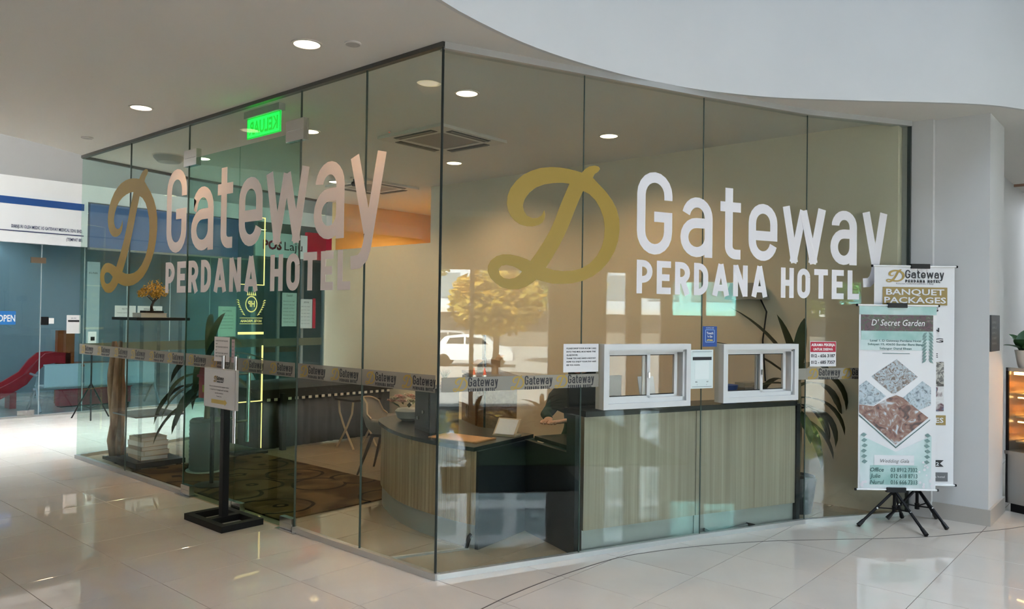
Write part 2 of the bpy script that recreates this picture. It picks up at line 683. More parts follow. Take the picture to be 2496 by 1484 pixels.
door(1, FX[2], -2.5, -2.60, 'outer glass door leaf next to the display shelf')
door(2, -2.5, FX[3], -2.40, 'outer glass door leaf next to the reception desk')

wr = struct('wall_right', 'faceted frameless glass wall with two ticket windows')
WIN = [(1.255, 2.057, 1.04, 1.512), (2.385, 3.18, 1.045, 1.507)]
HOLE = [(a + .012, b - .012, c + .012, d - .012) for a, b, c, d in WIN]
for k in range(4):
    s0, s1 = SL[k] + .003, SL[k + 1] - .003
    loops = [[(s0, .03), (s1, .03), (s1, H - .004), (s0, H - .004)]]
    for a_, b_, c_, d_ in HOLE:
        if s0 < a_ and b_ < s1:
            loops.append([(a_, c_), (a_, d_), (b_, d_), (b_, c_)])
    d = (PW[k + 1] - PW[k]).normalized()
    nn = Vector((d.y, -d.x))
    f_ = lambda x, z, t, k=k, d=d, nn=nn: tuple((PW[k] + d * (x - SL[k]) + nn * t).to_3d() + Vector((0, 0, z)))
    MB().prism(loops, -GT, GT, fn=f_).build('pane', G_right, wr)
    MB().wbox(PW[k], PW[k + 1], -.02, .02, 0, .036).build('floor_channel', M_chan, wr)
    MB().wbox(PW[k], PW[k + 1], -.05, .03, H - .045, H).build('top_channel', mat('grey_channel', (0.45, 0.45, 0.44), 0.4, 0.3), wr)
    if k:
        p = PW[k]
        MB().tube([(p.x, p.y, .036), (p.x, p.y, H - .04)], .005, 6).build('pane_joint', MATS['silicone_joint'], wr)
MB().tube([(0, 0, .03), (0, 0, H - .01)], .009, 6).build('corner_joint', mat('dark_joint', (0.02, 0.03, 0.028), 0.35), wr)

E0, E1, E2 = Vector((-5.97, 0)), Vector((-6.35, 1.5)), Vector((-6.68, 3.88))
we = struct('wall_end', 'far glass end wall of the office')
for a_, b_, n_ in ((E0, E1, 2), (E1, E2, 2)):
    for i in range(n_):
        p, q = a_.lerp(b_, i / n_), a_.lerp(b_, (i + 1) / n_)
        dd = (q - p).normalized() * .003
        MB().wbox(p + dd, q - dd, -GT, GT, .03, H - .004).build('pane', G_end, we)
        MB().wbox(p, q, -.02, .02, 0, .036).build('floor_channel', M_chan, we)
        MB().wbox(p, q, -.02, .02, H - .03, H).build('top_channel', MATS['dark_channel'], we)

# back wall, high partition with opening above, orange room behind
bw = MB()
bw.box(-4.28, 1.735, 3.90, 4.05, 0, H)
bw.box(-6.72, -4.28, 3.90, 4.02, 0, 2.70)
setk(bw.build('wall_back', M_beige), 'beige painted back wall of the office')
ob = MB().box(-6.72, -4.2, 6.2, 6.3, 0, H).build('wall_rear_room', mat('amber_wall_paint', (0.80, 0.56, 0.26), 0.7)); setk(ob)
o = MB().box(-4.27, -4.20, 4.05, 6.2, 0, H).build('wall_rear_side', MATS['amber_wall_paint']); setk(o)
o = MB().box(-6.72, -6.62, 4.02, 6.2, 0, H).build('wall_rear_end', MATS['amber_wall_paint']); setk(o)
o = None

# jamb and pillar at the far end of the glass
MB().box(1.785, 1.812, 3.985, 4.02, 0, H).build('end_channel', MATS['dark_joint'], wr)
o = MB().box(1.736, 1.985, 4.02, 4.75, 0, H).build('wall_jamb', M_paint); setk(o)
pl = MB().box(1.965, 2.405, 4.085, 4.75, 0, H).build('wall_pillar', M_paint)
setk(pl, 'square white plastered pillar beside the glass')
MB().box(1.955, 2.425, 4.065, 4.77, 0, .135).build('skirting', M_skirt, pl)

# ------------------------------------------------------------------ lettering
DOUT = [[[0.401,0.614],[0.41,0.579],[0.405,0.544],[0.388,0.514],[0.361,0.495],[0.32,0.482],[0.273,0.479],[0.227,0.489],[0.19,0.512],[0.159,0.544],[0.138,0.587],[0.128,0.637],[0.133,0.698],[0.153,0.754],[0.193,0.814],[0.242,0.864],[0.302,0.902],[0.369,0.931],[0.452,0.948],[0.522,0.952],[0.586,0.948],[0.644,0.94],[0.687,0.932],[0.715,0.964],[0.744,0.987],[0.789,1.0],[0.822,0.995],[0.833,0.977],[0.819,0.954],[0.789,0.932],[0.776,0.902],[0.82,0.86],[0.881,0.805],[0.935,0.74],[0.974,0.671],[0.996,0.592],[1.0,0.504],[0.988,0.414],[0.961,0.332],[0.917,0.253],[0.858,0.182],[0.785,0.124],[0.705,0.086],[0.625,0.063],[0.548,0.055],[0.471,0.055],[0.409,0.067],[0.35,0.083],[0.32,0.056],[0.273,0.024],[0.22,0.003],[0.161,0.0],[0.107,0.011],[0.055,0.044],[0.02,0.082],[0.0,0.128],[0.002,0.169],[0.021,0.209],[0.059,0.242],[0.104,0.259],[0.157,0.261],[0.216,0.251],[0.27,0.234],[0.305,0.221],[0.351,0.289],[0.398,0.368],[0.445,0.456],[0.485,0.55],[0.519,0.651],[0.553,0.739],[0.591,0.834],[0.538,0.836],[0.467,0.826],[0.398,0.808],[0.336,0.777],[0.29,0.735],[0.257,0.683],[0.244,0.634],[0.252,0.593],[0.275,0.56],[0.314,0.544],[0.354,0.549],[0.384,0.573],[0.396,0.599]],[[0.699,0.789],[0.747,0.77],[0.8,0.724],[0.837,0.666],[0.865,0.595],[0.877,0.516],[0.872,0.429],[0.852,0.355],[0.816,0.288],[0.761,0.227],[0.695,0.184],[0.624,0.162],[0.546,0.155],[0.476,0.16],[0.421,0.175],[0.468,0.254],[0.515,0.341],[0.564,0.443],[0.605,0.546],[0.639,0.641],[0.671,0.723]],[[0.076,0.146],[0.096,0.173],[0.132,0.182],[0.178,0.174],[0.218,0.156],[0.244,0.138],[0.225,0.111],[0.193,0.089],[0.153,0.079],[0.114,0.084],[0.087,0.105]]]


def arc(cx, cy, rx, ry, a0, a1, n=10):
    return [(cx + rx * math.cos(math.radians(a0 + (a1 - a0) * i / n)), cy + ry * math.sin(math.radians(a0 + (a1 - a0) * i / n))) for i in range(n + 1)]


def glyph(ch, w, h, t):
    """centre lines of a condensed round-cornered letter in a w x h box, stroke t"""
    q = t / 2
    rx = w / 2 - q
    ry = min(rx * 1.05, h / 2 - q)
    L, R, B, T_ = q, w - q, q, h - q
    cx = w / 2
    if ch == 'G':
        return [[(R, h * .67)] + arc(cx, T_ - ry, rx, ry, 0, 180) + arc(cx, B + ry, rx, ry, 180, 360) + [(R, h * .46), (w * .48, h * .46)]]
    if ch == 'O':
        return [arc(cx, T_ - ry, rx, ry, 0, 180) + arc(cx, B + ry, rx, ry, 180, 360) + [(R, T_ - ry)]]
    if ch == 'a':
        b = h * .57
        return [[(L + w * .05, h * .72)] + arc(cx + w * .02, T_ - ry * .95, rx - w * .02, ry * .95, 165, 0) + [(R, 0)],
                [(R, b), (cx, b)] + arc(cx, b - (b - B) * .5, rx * 1.0, (b - B) * .5, 90, 270) + arc(cx, B + (b - B) * .5, rx, (b - B) * .5, 270, 350, 6)]
    if ch == 'e':
        return [[(R, h * .44 - q)] + arc(cx, T_ - ry, rx, ry, 0, 180) + arc(cx, B + ry, rx, ry, 180, 345), [(L, h * .44), (R + q * .9, h * .44)]]
    if ch == 't':
        xc = w * .42
        return [[(xc, h), (xc, B + w * .30)] + arc(xc + w * .34, B + w * .30, w * .34, w * .30, 180, 270, 6) + [(w, B)], [(0, h * .735), (w, h * .735)]]
    if ch == 'w':
        return [[(q * .9, h), (w * .29, 0)], [(w * .25, 0), (w * .5, h * .95)], [(w * .5, h * .95), (w * .75, 0)], [(w * .71, 0), (w - q * .9, h)]]
    if ch == 'y':
        return [[(q * .95, h), (w * .52, h * .05)], [(w - q * .95, h), (w * .50, -h * .12)] + [(w * .42, -h * .24), (w * .28, -h * .31), (w * .04, -h * .32)]]
    if ch == 'P':
        r = h * .26
        return [[(L, 0), (L, h)], [(L, T_), (w - r - q, T_)] + arc(w - r - q, T_ - r + q * .2, r, r - q * .2, 90, -90) + [(L, T_ - 2 * r + q * .4)]]
    if ch == 'R':
        r = h * .25
        return [[(L, 0), (L, h)], [(L, T_), (w - r - q, T_)] + arc(w - r - q, T_ - r + q * .2, r, r - q * .2, 90, -90) + [(L, T_ - 2 * r + q * .4)], [(w * .5, h * .45), (w - q, 0)]]
    if ch == 'D':
        r = w * .5
        return [[(L, 0), (L, h)], [(L, T_), (w - r - q, T_)] + arc(w - r - q, T_ - r, r, r, 90, 0) + arc(w - r - q, B + r, r, r, 0, -90) + [(L, B)]]
    if ch == 'E':
        return [[(L, 0), (L, h)], [(L, T_), (w, T_)], [(L, h / 2), (w * .9, h / 2)], [(L, B), (w, B)]]
    if ch == 'L':
        return [[(L, 0), (L, h)], [(L, B), (w, B)]]
    if ch == 'T':
        return [[(cx, 0), (cx, h)], [(0, T_), (w, T_)]]
    if ch == 'H':
        return [[(L, 0), (L, h)], [(R, 0), (R, h)], [(L, h / 2), (R, h / 2)]]
    if ch == 'N':
        return [[(L, 0), (L, h)], [(R, 0), (R, h)], [(L, h * .98), (R, h * .02)]]
    if ch == 'A':
        return [[(q, 0), (cx, h)], [(w - q, 0), (cx, h)], [(w * .2, h * .25), (w * .8, h * .25)]]
    return []


def stroke2(line, t):
    """flat outline of a stroked centre line: vertices and quads"""
    P = [Vector(p) for p in line]
    P = [p for i, p in enumerate(P) if i == 0 or (p - P[i - 1]).length > 1e-5]
    vs, fs = [], []
    for i, p in enumerate(P):
        d0 = (P[i] - P[i - 1]).normalized() if i else (P[1] - P[0]).normalized()
        d1 = (P[i + 1] - P[i]).normalized() if i < len(P) - 1 else d0
        n0 = Vector((-d0.y, d0.x)); n1 = Vector((-d1.y, d1.x))
        n = (n0 + n1).normalized()
        k = min(1 / max(n.dot(n0), .3), 1.5)
        vs += [p + n * (t / 2 * k), p - n * (t / 2 * k)]
    for i in range(len(P) - 1):
        fs.append((2 * i, 2 * i + 1, 2 * i + 3, 2 * i + 2))
    return vs, fs


def put_glyph(mb, ch, x, z, w, h, t, fn, off, th=.0012, mi=0):
    e = 0
    for line in glyph(ch, w, h, t):
        vs, fs = stroke2(line, t)
        n = len(vs)
        oo = off + e
        e += th * .12
        V3 = [fn(x + v.x, z + v.y, oo + th) for v in vs] + [fn(x + v.x, z + v.y, oo) for v in vs]
        F3 = list(fs) + [tuple(i + n for i in f[::-1]) for f in fs]
        for i in range(0, n - 2, 2):
            F3 += [(i, i + 2, i + 2 + n, i + n), (i + 1, i + 1 + n, i + 3 + n, i + 3)]
        F3 += [(0, n, n + 1, 1), (n - 2, n - 1, 2 * n - 1, 2 * n - 2)]
        mb.add(V3, F3, mi)


def put_D(mb, x, z, w, h, fn, off, th=.0012, mi=0):
    loops = [[(x + p[0] * w, z + p[1] * h) for p in l] for l in DOUT]
    mb.prism(loops, off, off + th, mi, fn=fn)


def lettering(name, label, fn, D, caps, big, small, t1, t2):
    t = thing(name, label, 'lettering')
    mb = MB(); put_D(mb, *D, fn, .0065)
    mb.build('initial', M_gold, t)
    for ch, x, w_ in big[0]:
        mb = MB()
        put_glyph(mb, ch, x, big[1], w_, big[2] if ch == 'G' else big[4] if ch == 't' else big[3], t1, fn, .0065)
        mb.build('letter', M_wvinyl, t)
    for ch, x, w_ in small[0]:
        mb = MB(); put_glyph(mb, ch, x, small[1], w_, small[2], t2, fn, .0065)
        mb.build('letter', M_wvinyl, t)
    return t


def word(seq, x0, x1, gap):
    """lay letters of relative widths between x0 and x1"""
    tot = sum(w_ for c, w_ in seq) + gap * (len(seq) - 1)
    k = (x1 - x0) / tot
    out, x = [], x0
    for c, w_ in seq:
        if c != ' ':
            out.append((c, x, w_ * k))
        x += (w_ + gap) * k
    return out


PER = [('P', .2), ('E', .185), ('R', .2), ('D', .195), ('A', .235), ('N', .205), ('A', .235), (' ', .09), ('H', .195), ('O', .195), ('T', .19), ('E', .17), ('L', .165)]
lettering('window_lettering', 'large white and gold hotel lettering across the glass beside the doors', LWf,
          (-5.39, 1.89, 1.36, 1.25), None,
          ([('G', -3.83, .40), ('a', -3.335, .41), ('t', -2.855, .26), ('e', -2.49, .37), ('w', -2.065, .60), ('a', -1.395, .38), ('y', -.945, .40)], 2.262, .80, .585, .715),
          (word(PER, -3.83, -.93, .055), 1.88, .295), .098, .062)
lettering('window_lettering', 'large white and gold hotel lettering across the glass above the ticket windows', RW,
          (.34, 1.886, 1.07, .912), None,
          ([('G', 1.566, .333), ('a', 1.98, .32), ('t', 2.377, .21), ('e', 2.67, .309), ('w', 3.04, .46), ('a', 3.552, .276), ('y', 3.886, .264)], 2.183, .62, .465, .565),
          (word(PER, 1.57, 3.855, .055), 1.888, .25), .078, .050)

# ------------------------------------------------------------------ frosted safety strips with the printed logo
BIGW = word([('G', .335), ('a', .32), ('t', .21), ('e', .31), ('w', .46), ('a', .30), ('y', .29)], 0, 1, .065)


def logo(mb, x, z, h, fn, off, md=0, mt=1, wr_=1.0):
    """small complete logo: gold initial, black words; h = overall height"""
    put_D(mb, x, z - .02 * h, h * .95 * wr_, h * .98, fn, off, .0006, md)
    ww = h * 1.95 * wr_
    for c, xx, w_ in BIGW:
        put_glyph(mb, c, x + h * .98 * wr_ + xx * ww, z + h * .30, w_ * ww, h * (.62 if c == 'G' else .56 if c == 't' else .45), h * .085, fn, off, .0006, mt)
    for c, xx, w_ in word(PER, 0, ww * .9, .08):
        put_glyph(mb, c, x + h * .98 * wr_ + xx, z - .02 * h, w_, h * .21, h * .055, fn, off, .0006, mt)


def strip(label, fn, s0, s1, z0, z1, starts, hh, facets=None, mirror=False):
    hh *= 1.14
    t = thing('safety_strip', label, 'window film')
    ks = facets or [(s0, s1)]
    for a, b in ks:
        mb = MB()
        mb.prism([[(a, z0), (b, z0), (b, z1), (a, z1)]], .0062, .0068, fn=fn)
        mb.build('film', M_frost, t)
    for s in starts:
        mb = MB()
        logo(mb, s, (z0 + z1) / 2 - hh * .46, hh, fn, .0075, wr_=1.12)
        mb.build('logo', [M_gold, M_ink], t)
    return t


strip('frosted logo strip on the glass between the far end and the doors', LWf, -5.93, -3.43, 1.20, 1.315, [-5.87, -5.42, -4.98, -4.57, -4.15, -3.76], .088)
strip('frosted logo strip across the two glass doors', LWf, -3.39, -1.61, 1.20, 1.315, [-3.34, -2.92, -2.39, -1.97], .088)
strip('frosted logo strip on the glass between the doors and the corner', LWf, -1.57, -.02, 1.20, 1.315, [-1.54, -1.145, -.735, -.345], .088)
strip('frosted logo strip on the glass left of the ticket windows', RW, .02, 1.24, 1.205, 1.30, [.10, .525, .872], .088, [(.02, SL[1]), (SL[1], 1.24)])
strip('frosted logo strip on the glass beside the red notice', RW, 3.19, 4.37, 1.205, 1.30, [3.335, 3.68, 4.03], .088, [(3.19, SL[3]), (SL[3], 4.37)])


def ENDf(s, z, off):
    if s < (E1 - E0).length:
        d = (E1 - E0).normalized(); p = E0 + d * s
    else:
        d = (E2 - E1).normalized(); p = E1 + d * (s - (E1 - E0).length)
    n = Vector((-d.y, d.x))
    q = p + n * off
    return (q.x, q.y, z)


eL = (E1 - E0).length
strip('frosted logo strip with reversed logos on the far end glass', lambda s, z, o: ENDf(3.95 - s, z, o), .05, 3.9, 1.20, 1.315, [.3, .8, 1.3, 1.8, 2.3, 2.7, 3.2, 3.6], .088, [(.05, 3.95 - eL), (3.95 - eL, 3.9)])

# ------------------------------------------------------------------ text from the built-in font
_tc = {}


def text2(s, shear=0.0, bold=0.0):
    k = (s, shear, bold)
    if k in _tc:
        return _tc[k]
    cu = bpy.data.curves.new('t', 'FONT')
    cu.body = s
    cu.shear = shear
    cu.offset = bold
    cu.resolution_u = 2
    ob = bpy.data.objects.new('t', cu)
    me = bpy.data.meshes.new_from_object(ob)
    vs = [(v.co.x, v.co.y) for v in me.vertices]
    fs = [tuple(p.vertices) for p in me.polygons]
    bpy.data.objects.remove(ob); bpy.data.curves.remove(cu); bpy.data.meshes.remove(me)
    xs = [v[0] for v in vs] or [0]; ys = [v[1] for v in vs] or [0]
    _tc[k] = (vs, fs, min(xs), max(xs), min(ys), max(ys))
    return _tc[k]


def put_text(mb, s, x, z, h, fn, off, w=None, align='l', mi=0, shear=0.0, bold=0.0):
    """text with cap height h, lower left (or centre / right) at x, z; w = forced width"""
    vs, fs, x0, x1, y0, y1 = text2(s, shear, bold)
    k = h / .70
    kx = w / (x1 - x0) if w else k
    W_ = (x1 - x0) * kx
    ox = x - (W_ / 2 if align == 'c' else W_ if align == 'r' else 0)
    mb.add([fn(ox + (v[0] - x0) * kx, z + v[1] * k, off) for v in vs], fs, mi)
    return W_


def rect(mb, x0, x1, z0, z1, fn, off, mi=0, th=.0006):
    mb.prism([[(x0, z0), (x1, z0), (x1, z1), (x0, z1)]], off - th, off, mi, fn=fn)


def plane_fn(o, ux, n):
    """fn(x, z, off) on an upright plane with origin o, horizontal axis ux, outward normal n"""
    o, ux, n = Vector(o), Vector(ux).normalized(), Vector(n).normalized()
    return lambda x, z, off: tuple(o + ux * x + Vector((0, 0, z)) + n * off)


def sheet(name, label, cat, x0, x1, z0, z1, fn, off, base, lines, th=.0008, extra=None):
    """paper or board with printed text lines: (text, x, z, h, align, mat, width)"""
    t = thing(name, label, cat)
    mb = MB(); rect(mb, x0, x1, z0, z1, fn, off + th, th=th)
    mb.build('sheet', base, t)
    for ln in lines:
        s, x, z, h, al, m_, wd = ln[:7]
        mb = MB(); put_text(mb, s, x, z, h, fn, off + th + .0012, wd, al, bold=ln[7] if len(ln) > 7 else 0)
        mb.build('print', m_, t)
    if extra:
        extra(t)
    return t

# ------------------------------------------------------------------ the mall around the office
MW = M_paint
# wall towards the street with its entrance openings
mw = MB()
OP = [(-3.6, 2.2, 0, 2.57), (3.28, 3.72, 0, 2.57), (3.95, 4.4, 0, 2.1), (4.55, 5.2, 1.70, 2.42)]
ys = -9.0
for a_, b_, c_, d_ in OP:
    mw.box(9.0, 9.25, ys, a_, 0, 9.0)
    mw.box(9.0, 9.25, a_, b_, d_, 9.0)
    if c_ > 0:
        mw.box(9.0, 9.25, a_, b_, 0, c_)
    ys = b_
mw.box(9.0, 9.25, ys, 12, 0, 9.0)
setk(mw.build('wall_street', mat('entrance_wall_paint', (0.60, 0.55, 0.48), 0.7)), 'wall with the street entrance, behind the viewer')
G_cyan = glass_mat('cyan_pane', (0.62, 0.97, 0.92))
en = struct('window_1', 'glazed street entrance seen mirrored in the corner glass')
for a_, b_, c_, d_ in OP:
    n_ = 4 if b_ - a_ > 3 else 1
    for i in range(n_):
        y0 = a_ + (b_ - a_) * i / n_; y1 = a_ + (b_ - a_) * (i + 1) / n_
        fr = MB()
        for q0, q1, z0, z1 in ((y0, y0 + .04, c_, d_), (y1 - .04, y1, c_, d_), (y0, y1, d_ - .04, d_), (y0, y1, c_, c_ + .04)):
            fr.box(9.08, 9.14, q0, q1, z0, z1)
        fr.build('frame', M_alu, en)
        if not (n_ == 4 and i in (1, 2)):
            MB().box(9.105, 9.115, y0 + .03, y1 - .03, c_ + .03, d_ - .03).build('pane', G_cyan if c_ > 1 else G_small, en)
o = MB().box(-20, 9.25, -9.2, -9.0, 0, 9.0).build('wall_mall_near', MW); setk(o)
o = MB().box(-20, 9.25, 12.0, 12.2, 0, 9.0).build('wall_mall_far', mat('cool_white_wall', (0.74, 0.76, 0.79), 0.6)); setk(o, 'pale wall far behind the bakery case')
lg = MB()
lg.box(.2, 3.2, 11.9, 12.0, 3.25, 3.42)
lg.box(.2, 3.2, 11.82, 12.0, 2.55, 2.62)
lg.build('ledge', M_paint, o)
o = MB().box(-20.2, -20, -9, 12, 0, 9).build('wall_mall_end', MW); setk(o)
o = MB().box(-20, -10.2, -9, 12, H, H + .2).build('ceiling_shops', M_ceil); setk(o)
o = MB().box(-6.9, 1.9, 11.0, 12.0, H + .25, 9).build('wall_mall_upper', MW); setk(o)
# bakery side: back of pillar row
o = MB().box(1.2, 1.985, 4.75, 11.9, 0, H).build('wall_bakery', MW); setk(o)

# ------------------------------------------------------------------ shop fronts beyond the office
SX = -10.1
SF = plane_fn((SX, 0, 0), (0, 1, 0), (1, 0, 0))
sw = MB().box(SX - .1, SX, -9, 12, 3.48, 8.0).build('wall_shops', mat('shaded_upper_wall', (0.44, 0.44, 0.435), 0.7))  # shade on the upper wall is put into this grey
MB().box(SX, SX + .06, -9, 12, 3.48, 3.76).build('band', mat('daylit_band', (0.82, 0.82, 0.82), 0.6), sw); setk(sw, 'white band of wall above the shop fronts')  # daylight on the band is painted in as a lighter tone
M_shopin = mat('shop_interior_blue', (0.31, 0.39, 0.43), 0.7)
o = MB()
o.box(-14.1, -14.0, -9, 12, 0, H)
o.box(-14, SX, 4.62, 4.72, 0, H)
o.box(-14, SX, -4.1, -4.0, 0, H)
setk(o.build('wall_shop_inner', M_shopin), 'dim blue walls inside the shop')
sf = struct('wall_shopfront', 'blue tinted glass shop front')
yb = [-4.0, -2.6, -1.2, -.2, .92, 1.56, 2.25, 3.0, 3.75, 4.6]
for a_, b_ in zip(yb, yb[1:]):
    MB().box(SX - .006, SX + .006, a_ + .004, b_ - .004, .03, 2.73).build('pane', G_shop, sf)
for y in yb[1:-1]:
    MB().box(SX - .008, SX + .01, y - .006, y + .006, .03, 2.73).build('pane_joint', mat('pale_joint', (0.35, 0.42, 0.44), 0.3), sf)
MB().box(SX - .03, SX + .03, -4, 4.6, 0, .03).build('floor_channel', M_chan, sf)
MB().box(SX - .02, SX + .02, .77, .98, 2.43, 2.52).build('patch_fitting', mat('bronze_patch', (0.30, 0.22, 0.16), 0.35, 0.7), sf)
MB().box(SX - .02, SX + .02, .62, .86, .03, .11).build('patch_fitting', M_chrome, sf)
lk = MB().box(SX - .02, SX + .035, .93, 1.03, 1.45, 1.58).build('lock', M_black, sf)
MB().box(SX - .02, SX + .03, 1.035, 1.11, 1.47, 1.56).build('lock_keeper', M_white, sf)

sg = thing('shop_sign', 'white clinic sign board with navy stripe above blue shop front', 'sign')
mb = MB(); rect(mb, -3.9, 1.56, 2.73, 3.48, SF, .10, th=.10); mb.build('board', mat('sign_white', (0.80, 0.81, 0.83), 0.4), sg)
mb = MB(); rect(mb, -3.9, 1.50, 3.32, 3.43, SF, .104, th=.003); mb.build('stripe', mat('sign_navy', (0.015, 0.07, 0.25), 0.4), sg)
mb = MB(); rect(mb, -3.9, 1.50, 2.90, 2.915, SF, .104, th=.003); mb.build('rule', M_inkblue, sg)
mb = MB(); put_text(mb, 'DIANJURI OLEH MEDIC XS GATEWAY MEDICAL SDN. BHD.', 1.48, 2.955, .05, SF, .105, 1.02, 'r', bold=.01); mb.build('lettering', M_inkblue, sg)
mb = MB(); put_text(mb, '(TEMPAT 88)', 1.48, 2.81, .05, SF, .105, .24, 'r', bold=.01); mb.build('lettering', M_inkblue, sg)

sg = thing('shop_sign', 'plain dark blue sign board above the middle shop', 'sign')
mb = MB(); rect(mb, 1.60, 4.58, 2.73, 3.46, SF, .09, th=.09); mb.build('board', mat('sign_blue', (0.07, 0.13, 0.28), 0.4), sg)
mb = MB(); rect(mb, 1.60, 4.58, 2.70, 2.73, SF, .10, th=.10); mb.build('trim', M_alu, sg)

sg = thing('shop_sign', 'white courier sign with red end panel seen through the doors', 'sign')
mb = MB(); rect(mb, 4.62, 5.80, 2.80, 3.28, SF, .09, th=.09); mb.build('board', mat('sign_white_lit', (0.78, 0.80, 0.80), 0.4, emit=((.9, .95, 1.0), .15)), sg)
mb = MB(); rect(mb, 5.80, 6.55, 2.80, 3.36, SF, .09, th=.09); mb.build('end_panel', mat('sign_red', (0.55, 0.02, 0.05), 0.4), sg)
mb = MB(); put_text(mb, 'POS', 4.78, 2.95, .17, SF, .094, .42, bold=.04); mb.build('lettering', mat('maroon_ink', (0.22, 0.01, 0.03), 0.5), sg)
mb = MB(); put_text(mb, 'Laju', 5.26, 2.95, .17, SF, .094, .42); mb.build('lettering', M_ink, sg)
o = MB()
o.box(SX - .1, SX, 4.6, 6.6, 0, .35)
o.box(SX - .1, SX, 6.3, 12, 0, H)
setk(o.build('wall_courier', mat('courier_wall', (0.40, 0.44, 0.44), 0.6)), 'grey wall under the courier shop window')
cw = struct('window_2', 'courier shop window')
for a_, b_ in ((4.68, 5.2), (5.2, 5.75), (5.75, 6.3)):
    MB().box(SX - .006, SX + .006, a_ + .01, b_ - .01, .35, 2.75).build('pane', G_shop, cw)
    MB().box(SX - .03, SX + .03, b_ - .025, b_ + .025, .35, 2.8).build('mullion', M_alu, cw)
t = thing('courier_counter', 'orange wooden counter inside the courier shop', 'counter')
MB().box(-11.3, -10.9, 4.8, 6.2, 0, .86).build('body', mat('counter_grey', (0.35, 0.38, 0.38), 0.6), t)
MB().box(-11.35, -10.85, 4.75, 6.25, .86, .96).build('counter_top', mat('orange_wood', (0.50, 0.17, 0.05), 0.5), t)
o = MB().box(-12.6, -12.5, 4.7, 8, 0, H).build('wall_courier_inner', mat('courier_inside', (0.20, 0.28, 0.28), 0.7)); setk(o)

sheet('poster', 'white price poster with red edge on the courier window', 'poster', 5.28, 5.62, 1.42, 2.10, SF, .012, M_paper,
      [('TARIF', 5.45, 2.02, .04, 'c', M_ink, .15)] + [('domestik  kg  harga', 5.31, 1.92 - i * .07, .02, 'l', M_ink, .26) for i in range(7)])
sheet('poster', 'tall white list poster beside the red strip on courier window', 'poster', 5.70, 5.98, 1.38, 1.98, SF, .036, M_paper,
      [('JADUAL', 5.84, 1.90, .035, 'c', M_ink, .13)] + [('zon  hari  masa', 5.72, 1.82 - i * .07, .018, 'l', M_ink, .2) for i in range(6)],
      extra=lambda t: (lambda mb: (rect(mb, 5.99, 6.06, 1.38, 2.0, SF, .04), mb.build('red_strip', MATS['sign_red'], t)))(MB()))
sheet('poster', 'small pale notice on blue glass beside the bonsai shelf', 'poster', 2.05, 2.40, 1.58, 1.78, SF, .012, M_paper, [('NOTIS', 2.22, 1.71, .03, 'c', M_ink, .1), ('waktu operasi', 2.09, 1.65, .02, 'l', M_ink, .2)])
sheet('poster', 'pale notice on blue glass directly behind the bonsai', 'poster', 2.43, 2.86, 1.58, 1.78, SF, .012, M_paper, [('PERHATIAN', 2.64, 1.71, .03, 'c', M_ink, .2)])
sheet('poster', 'tall pale poster on blue glass behind the gold initial', 'poster', 1.60, 1.80, 1.12, 2.5, SF, .012, mat('pale_teal_paper', (0.30, 0.40, 0.44), 0.5), [('KLINIK', 1.70, 2.3, .03, 'c', M_ink, .14)])
sheet('poster', 'light green poster on the glass behind the door', 'poster', 3.92, 4.28, 1.23, 1.80, SF, .012, mat('pale_green_paper', (0.45, 0.62, 0.52), 0.5),
      [('PROMOSI', 4.1, 1.70, .03, 'c', M_ink, .18)] + [('rawatan harian', 3.96, 1.62 - i * .06, .018, 'l', M_ink, .26) for i in range(5)])
sheet('payment_sign', 'white payment notice standing on the blue shop glass', 'sign', 1.30, 1.51, 1.31, 1.61, SF, .02, M_paper,
      [('QR PAY', 1.405, 1.55, .02, 'c', M_inkblue, .08)], extra=lambda t: (lambda mb: (rect(mb, 1.32, 1.49, 1.50, 1.53, SF, .0235), mb.build('bar', M_ink, t)))(MB()))
sheet('open_sign', 'small blue sign with white letters on shop glass', 'sign', .32, .575, 1.455, 1.665, SF, .012, mat('open_blue', (0.02, 0.16, 0.45), 0.4),
      [('OPEN', .45, 1.505, .10, 'c', M_white, .235, .02)])

# playground slide in the shop
ts = thing('play_slide', 'red plastic slide inside the blue glass shop', 'slide')
M_red = mat('red_plastic', (0.55, 0.02, 0.03), 0.35)
mb = MB()
prof = [(1.80, .80), (1.55, .82), (1.40, .80), (1.27, .68), (1.12, .47), (.88, .32), (.65, .20), (.45, .12), (.25, .10)]
for i, (yy, zz) in enumerate(prof):
    for xx, dz in ((-11.75, .13), (-11.70, .13), (-11.67, 0), (-11.37, 0), (-11.34, .13), (-11.29, .13), (-11.29, -.06), (-11.75, -.06)):
        mb.v.append((xx, yy, zz + dz))
for i in range(len(prof) - 1):
    for k in range(8):
        k2 = (k + 1) % 8
        mb.f.append((i * 8 + k, i * 8 + k2, i * 8 + 8 + k2, i * 8 + 8 + k)); mb.mi.append(0)
mb.f.append(tuple(range(8))); mb.mi.append(0)
mb.f.append(tuple(reversed(range((len(prof) - 1) * 8, len(prof) * 8)))); mb.mi.append(0)
mb.build('chute', M_red, ts, smooth=True)
M_orange = mat('orange_plastic', (0.42, 0.09, 0.015), 0.4)
for xx in (-11.75, -11.35):
    MB().box(xx - .06, xx + .06, 1.72, 1.86, 0, 1.32).build('post', M_orange, ts)
MB().box(-11.8, -11.3, 1.8, 2.5, .68, .74).build('platform', M_orange, ts)
for yy in (2.4,):
    for xx in (-11.75, -11.35):
        MB().box(xx - .05, xx + .05, yy, yy + .1, 0, .7).build('post', M_orange, ts)
for yy, zz in ((.95, .28), (.45, .1)):
    MB().box(-11.65, -11.4, yy - .05, yy + .05, 0, zz).build('support', M_red, ts)
bx = thing('toy_box', 'low red toy bench behind the waiting bench', 'box')
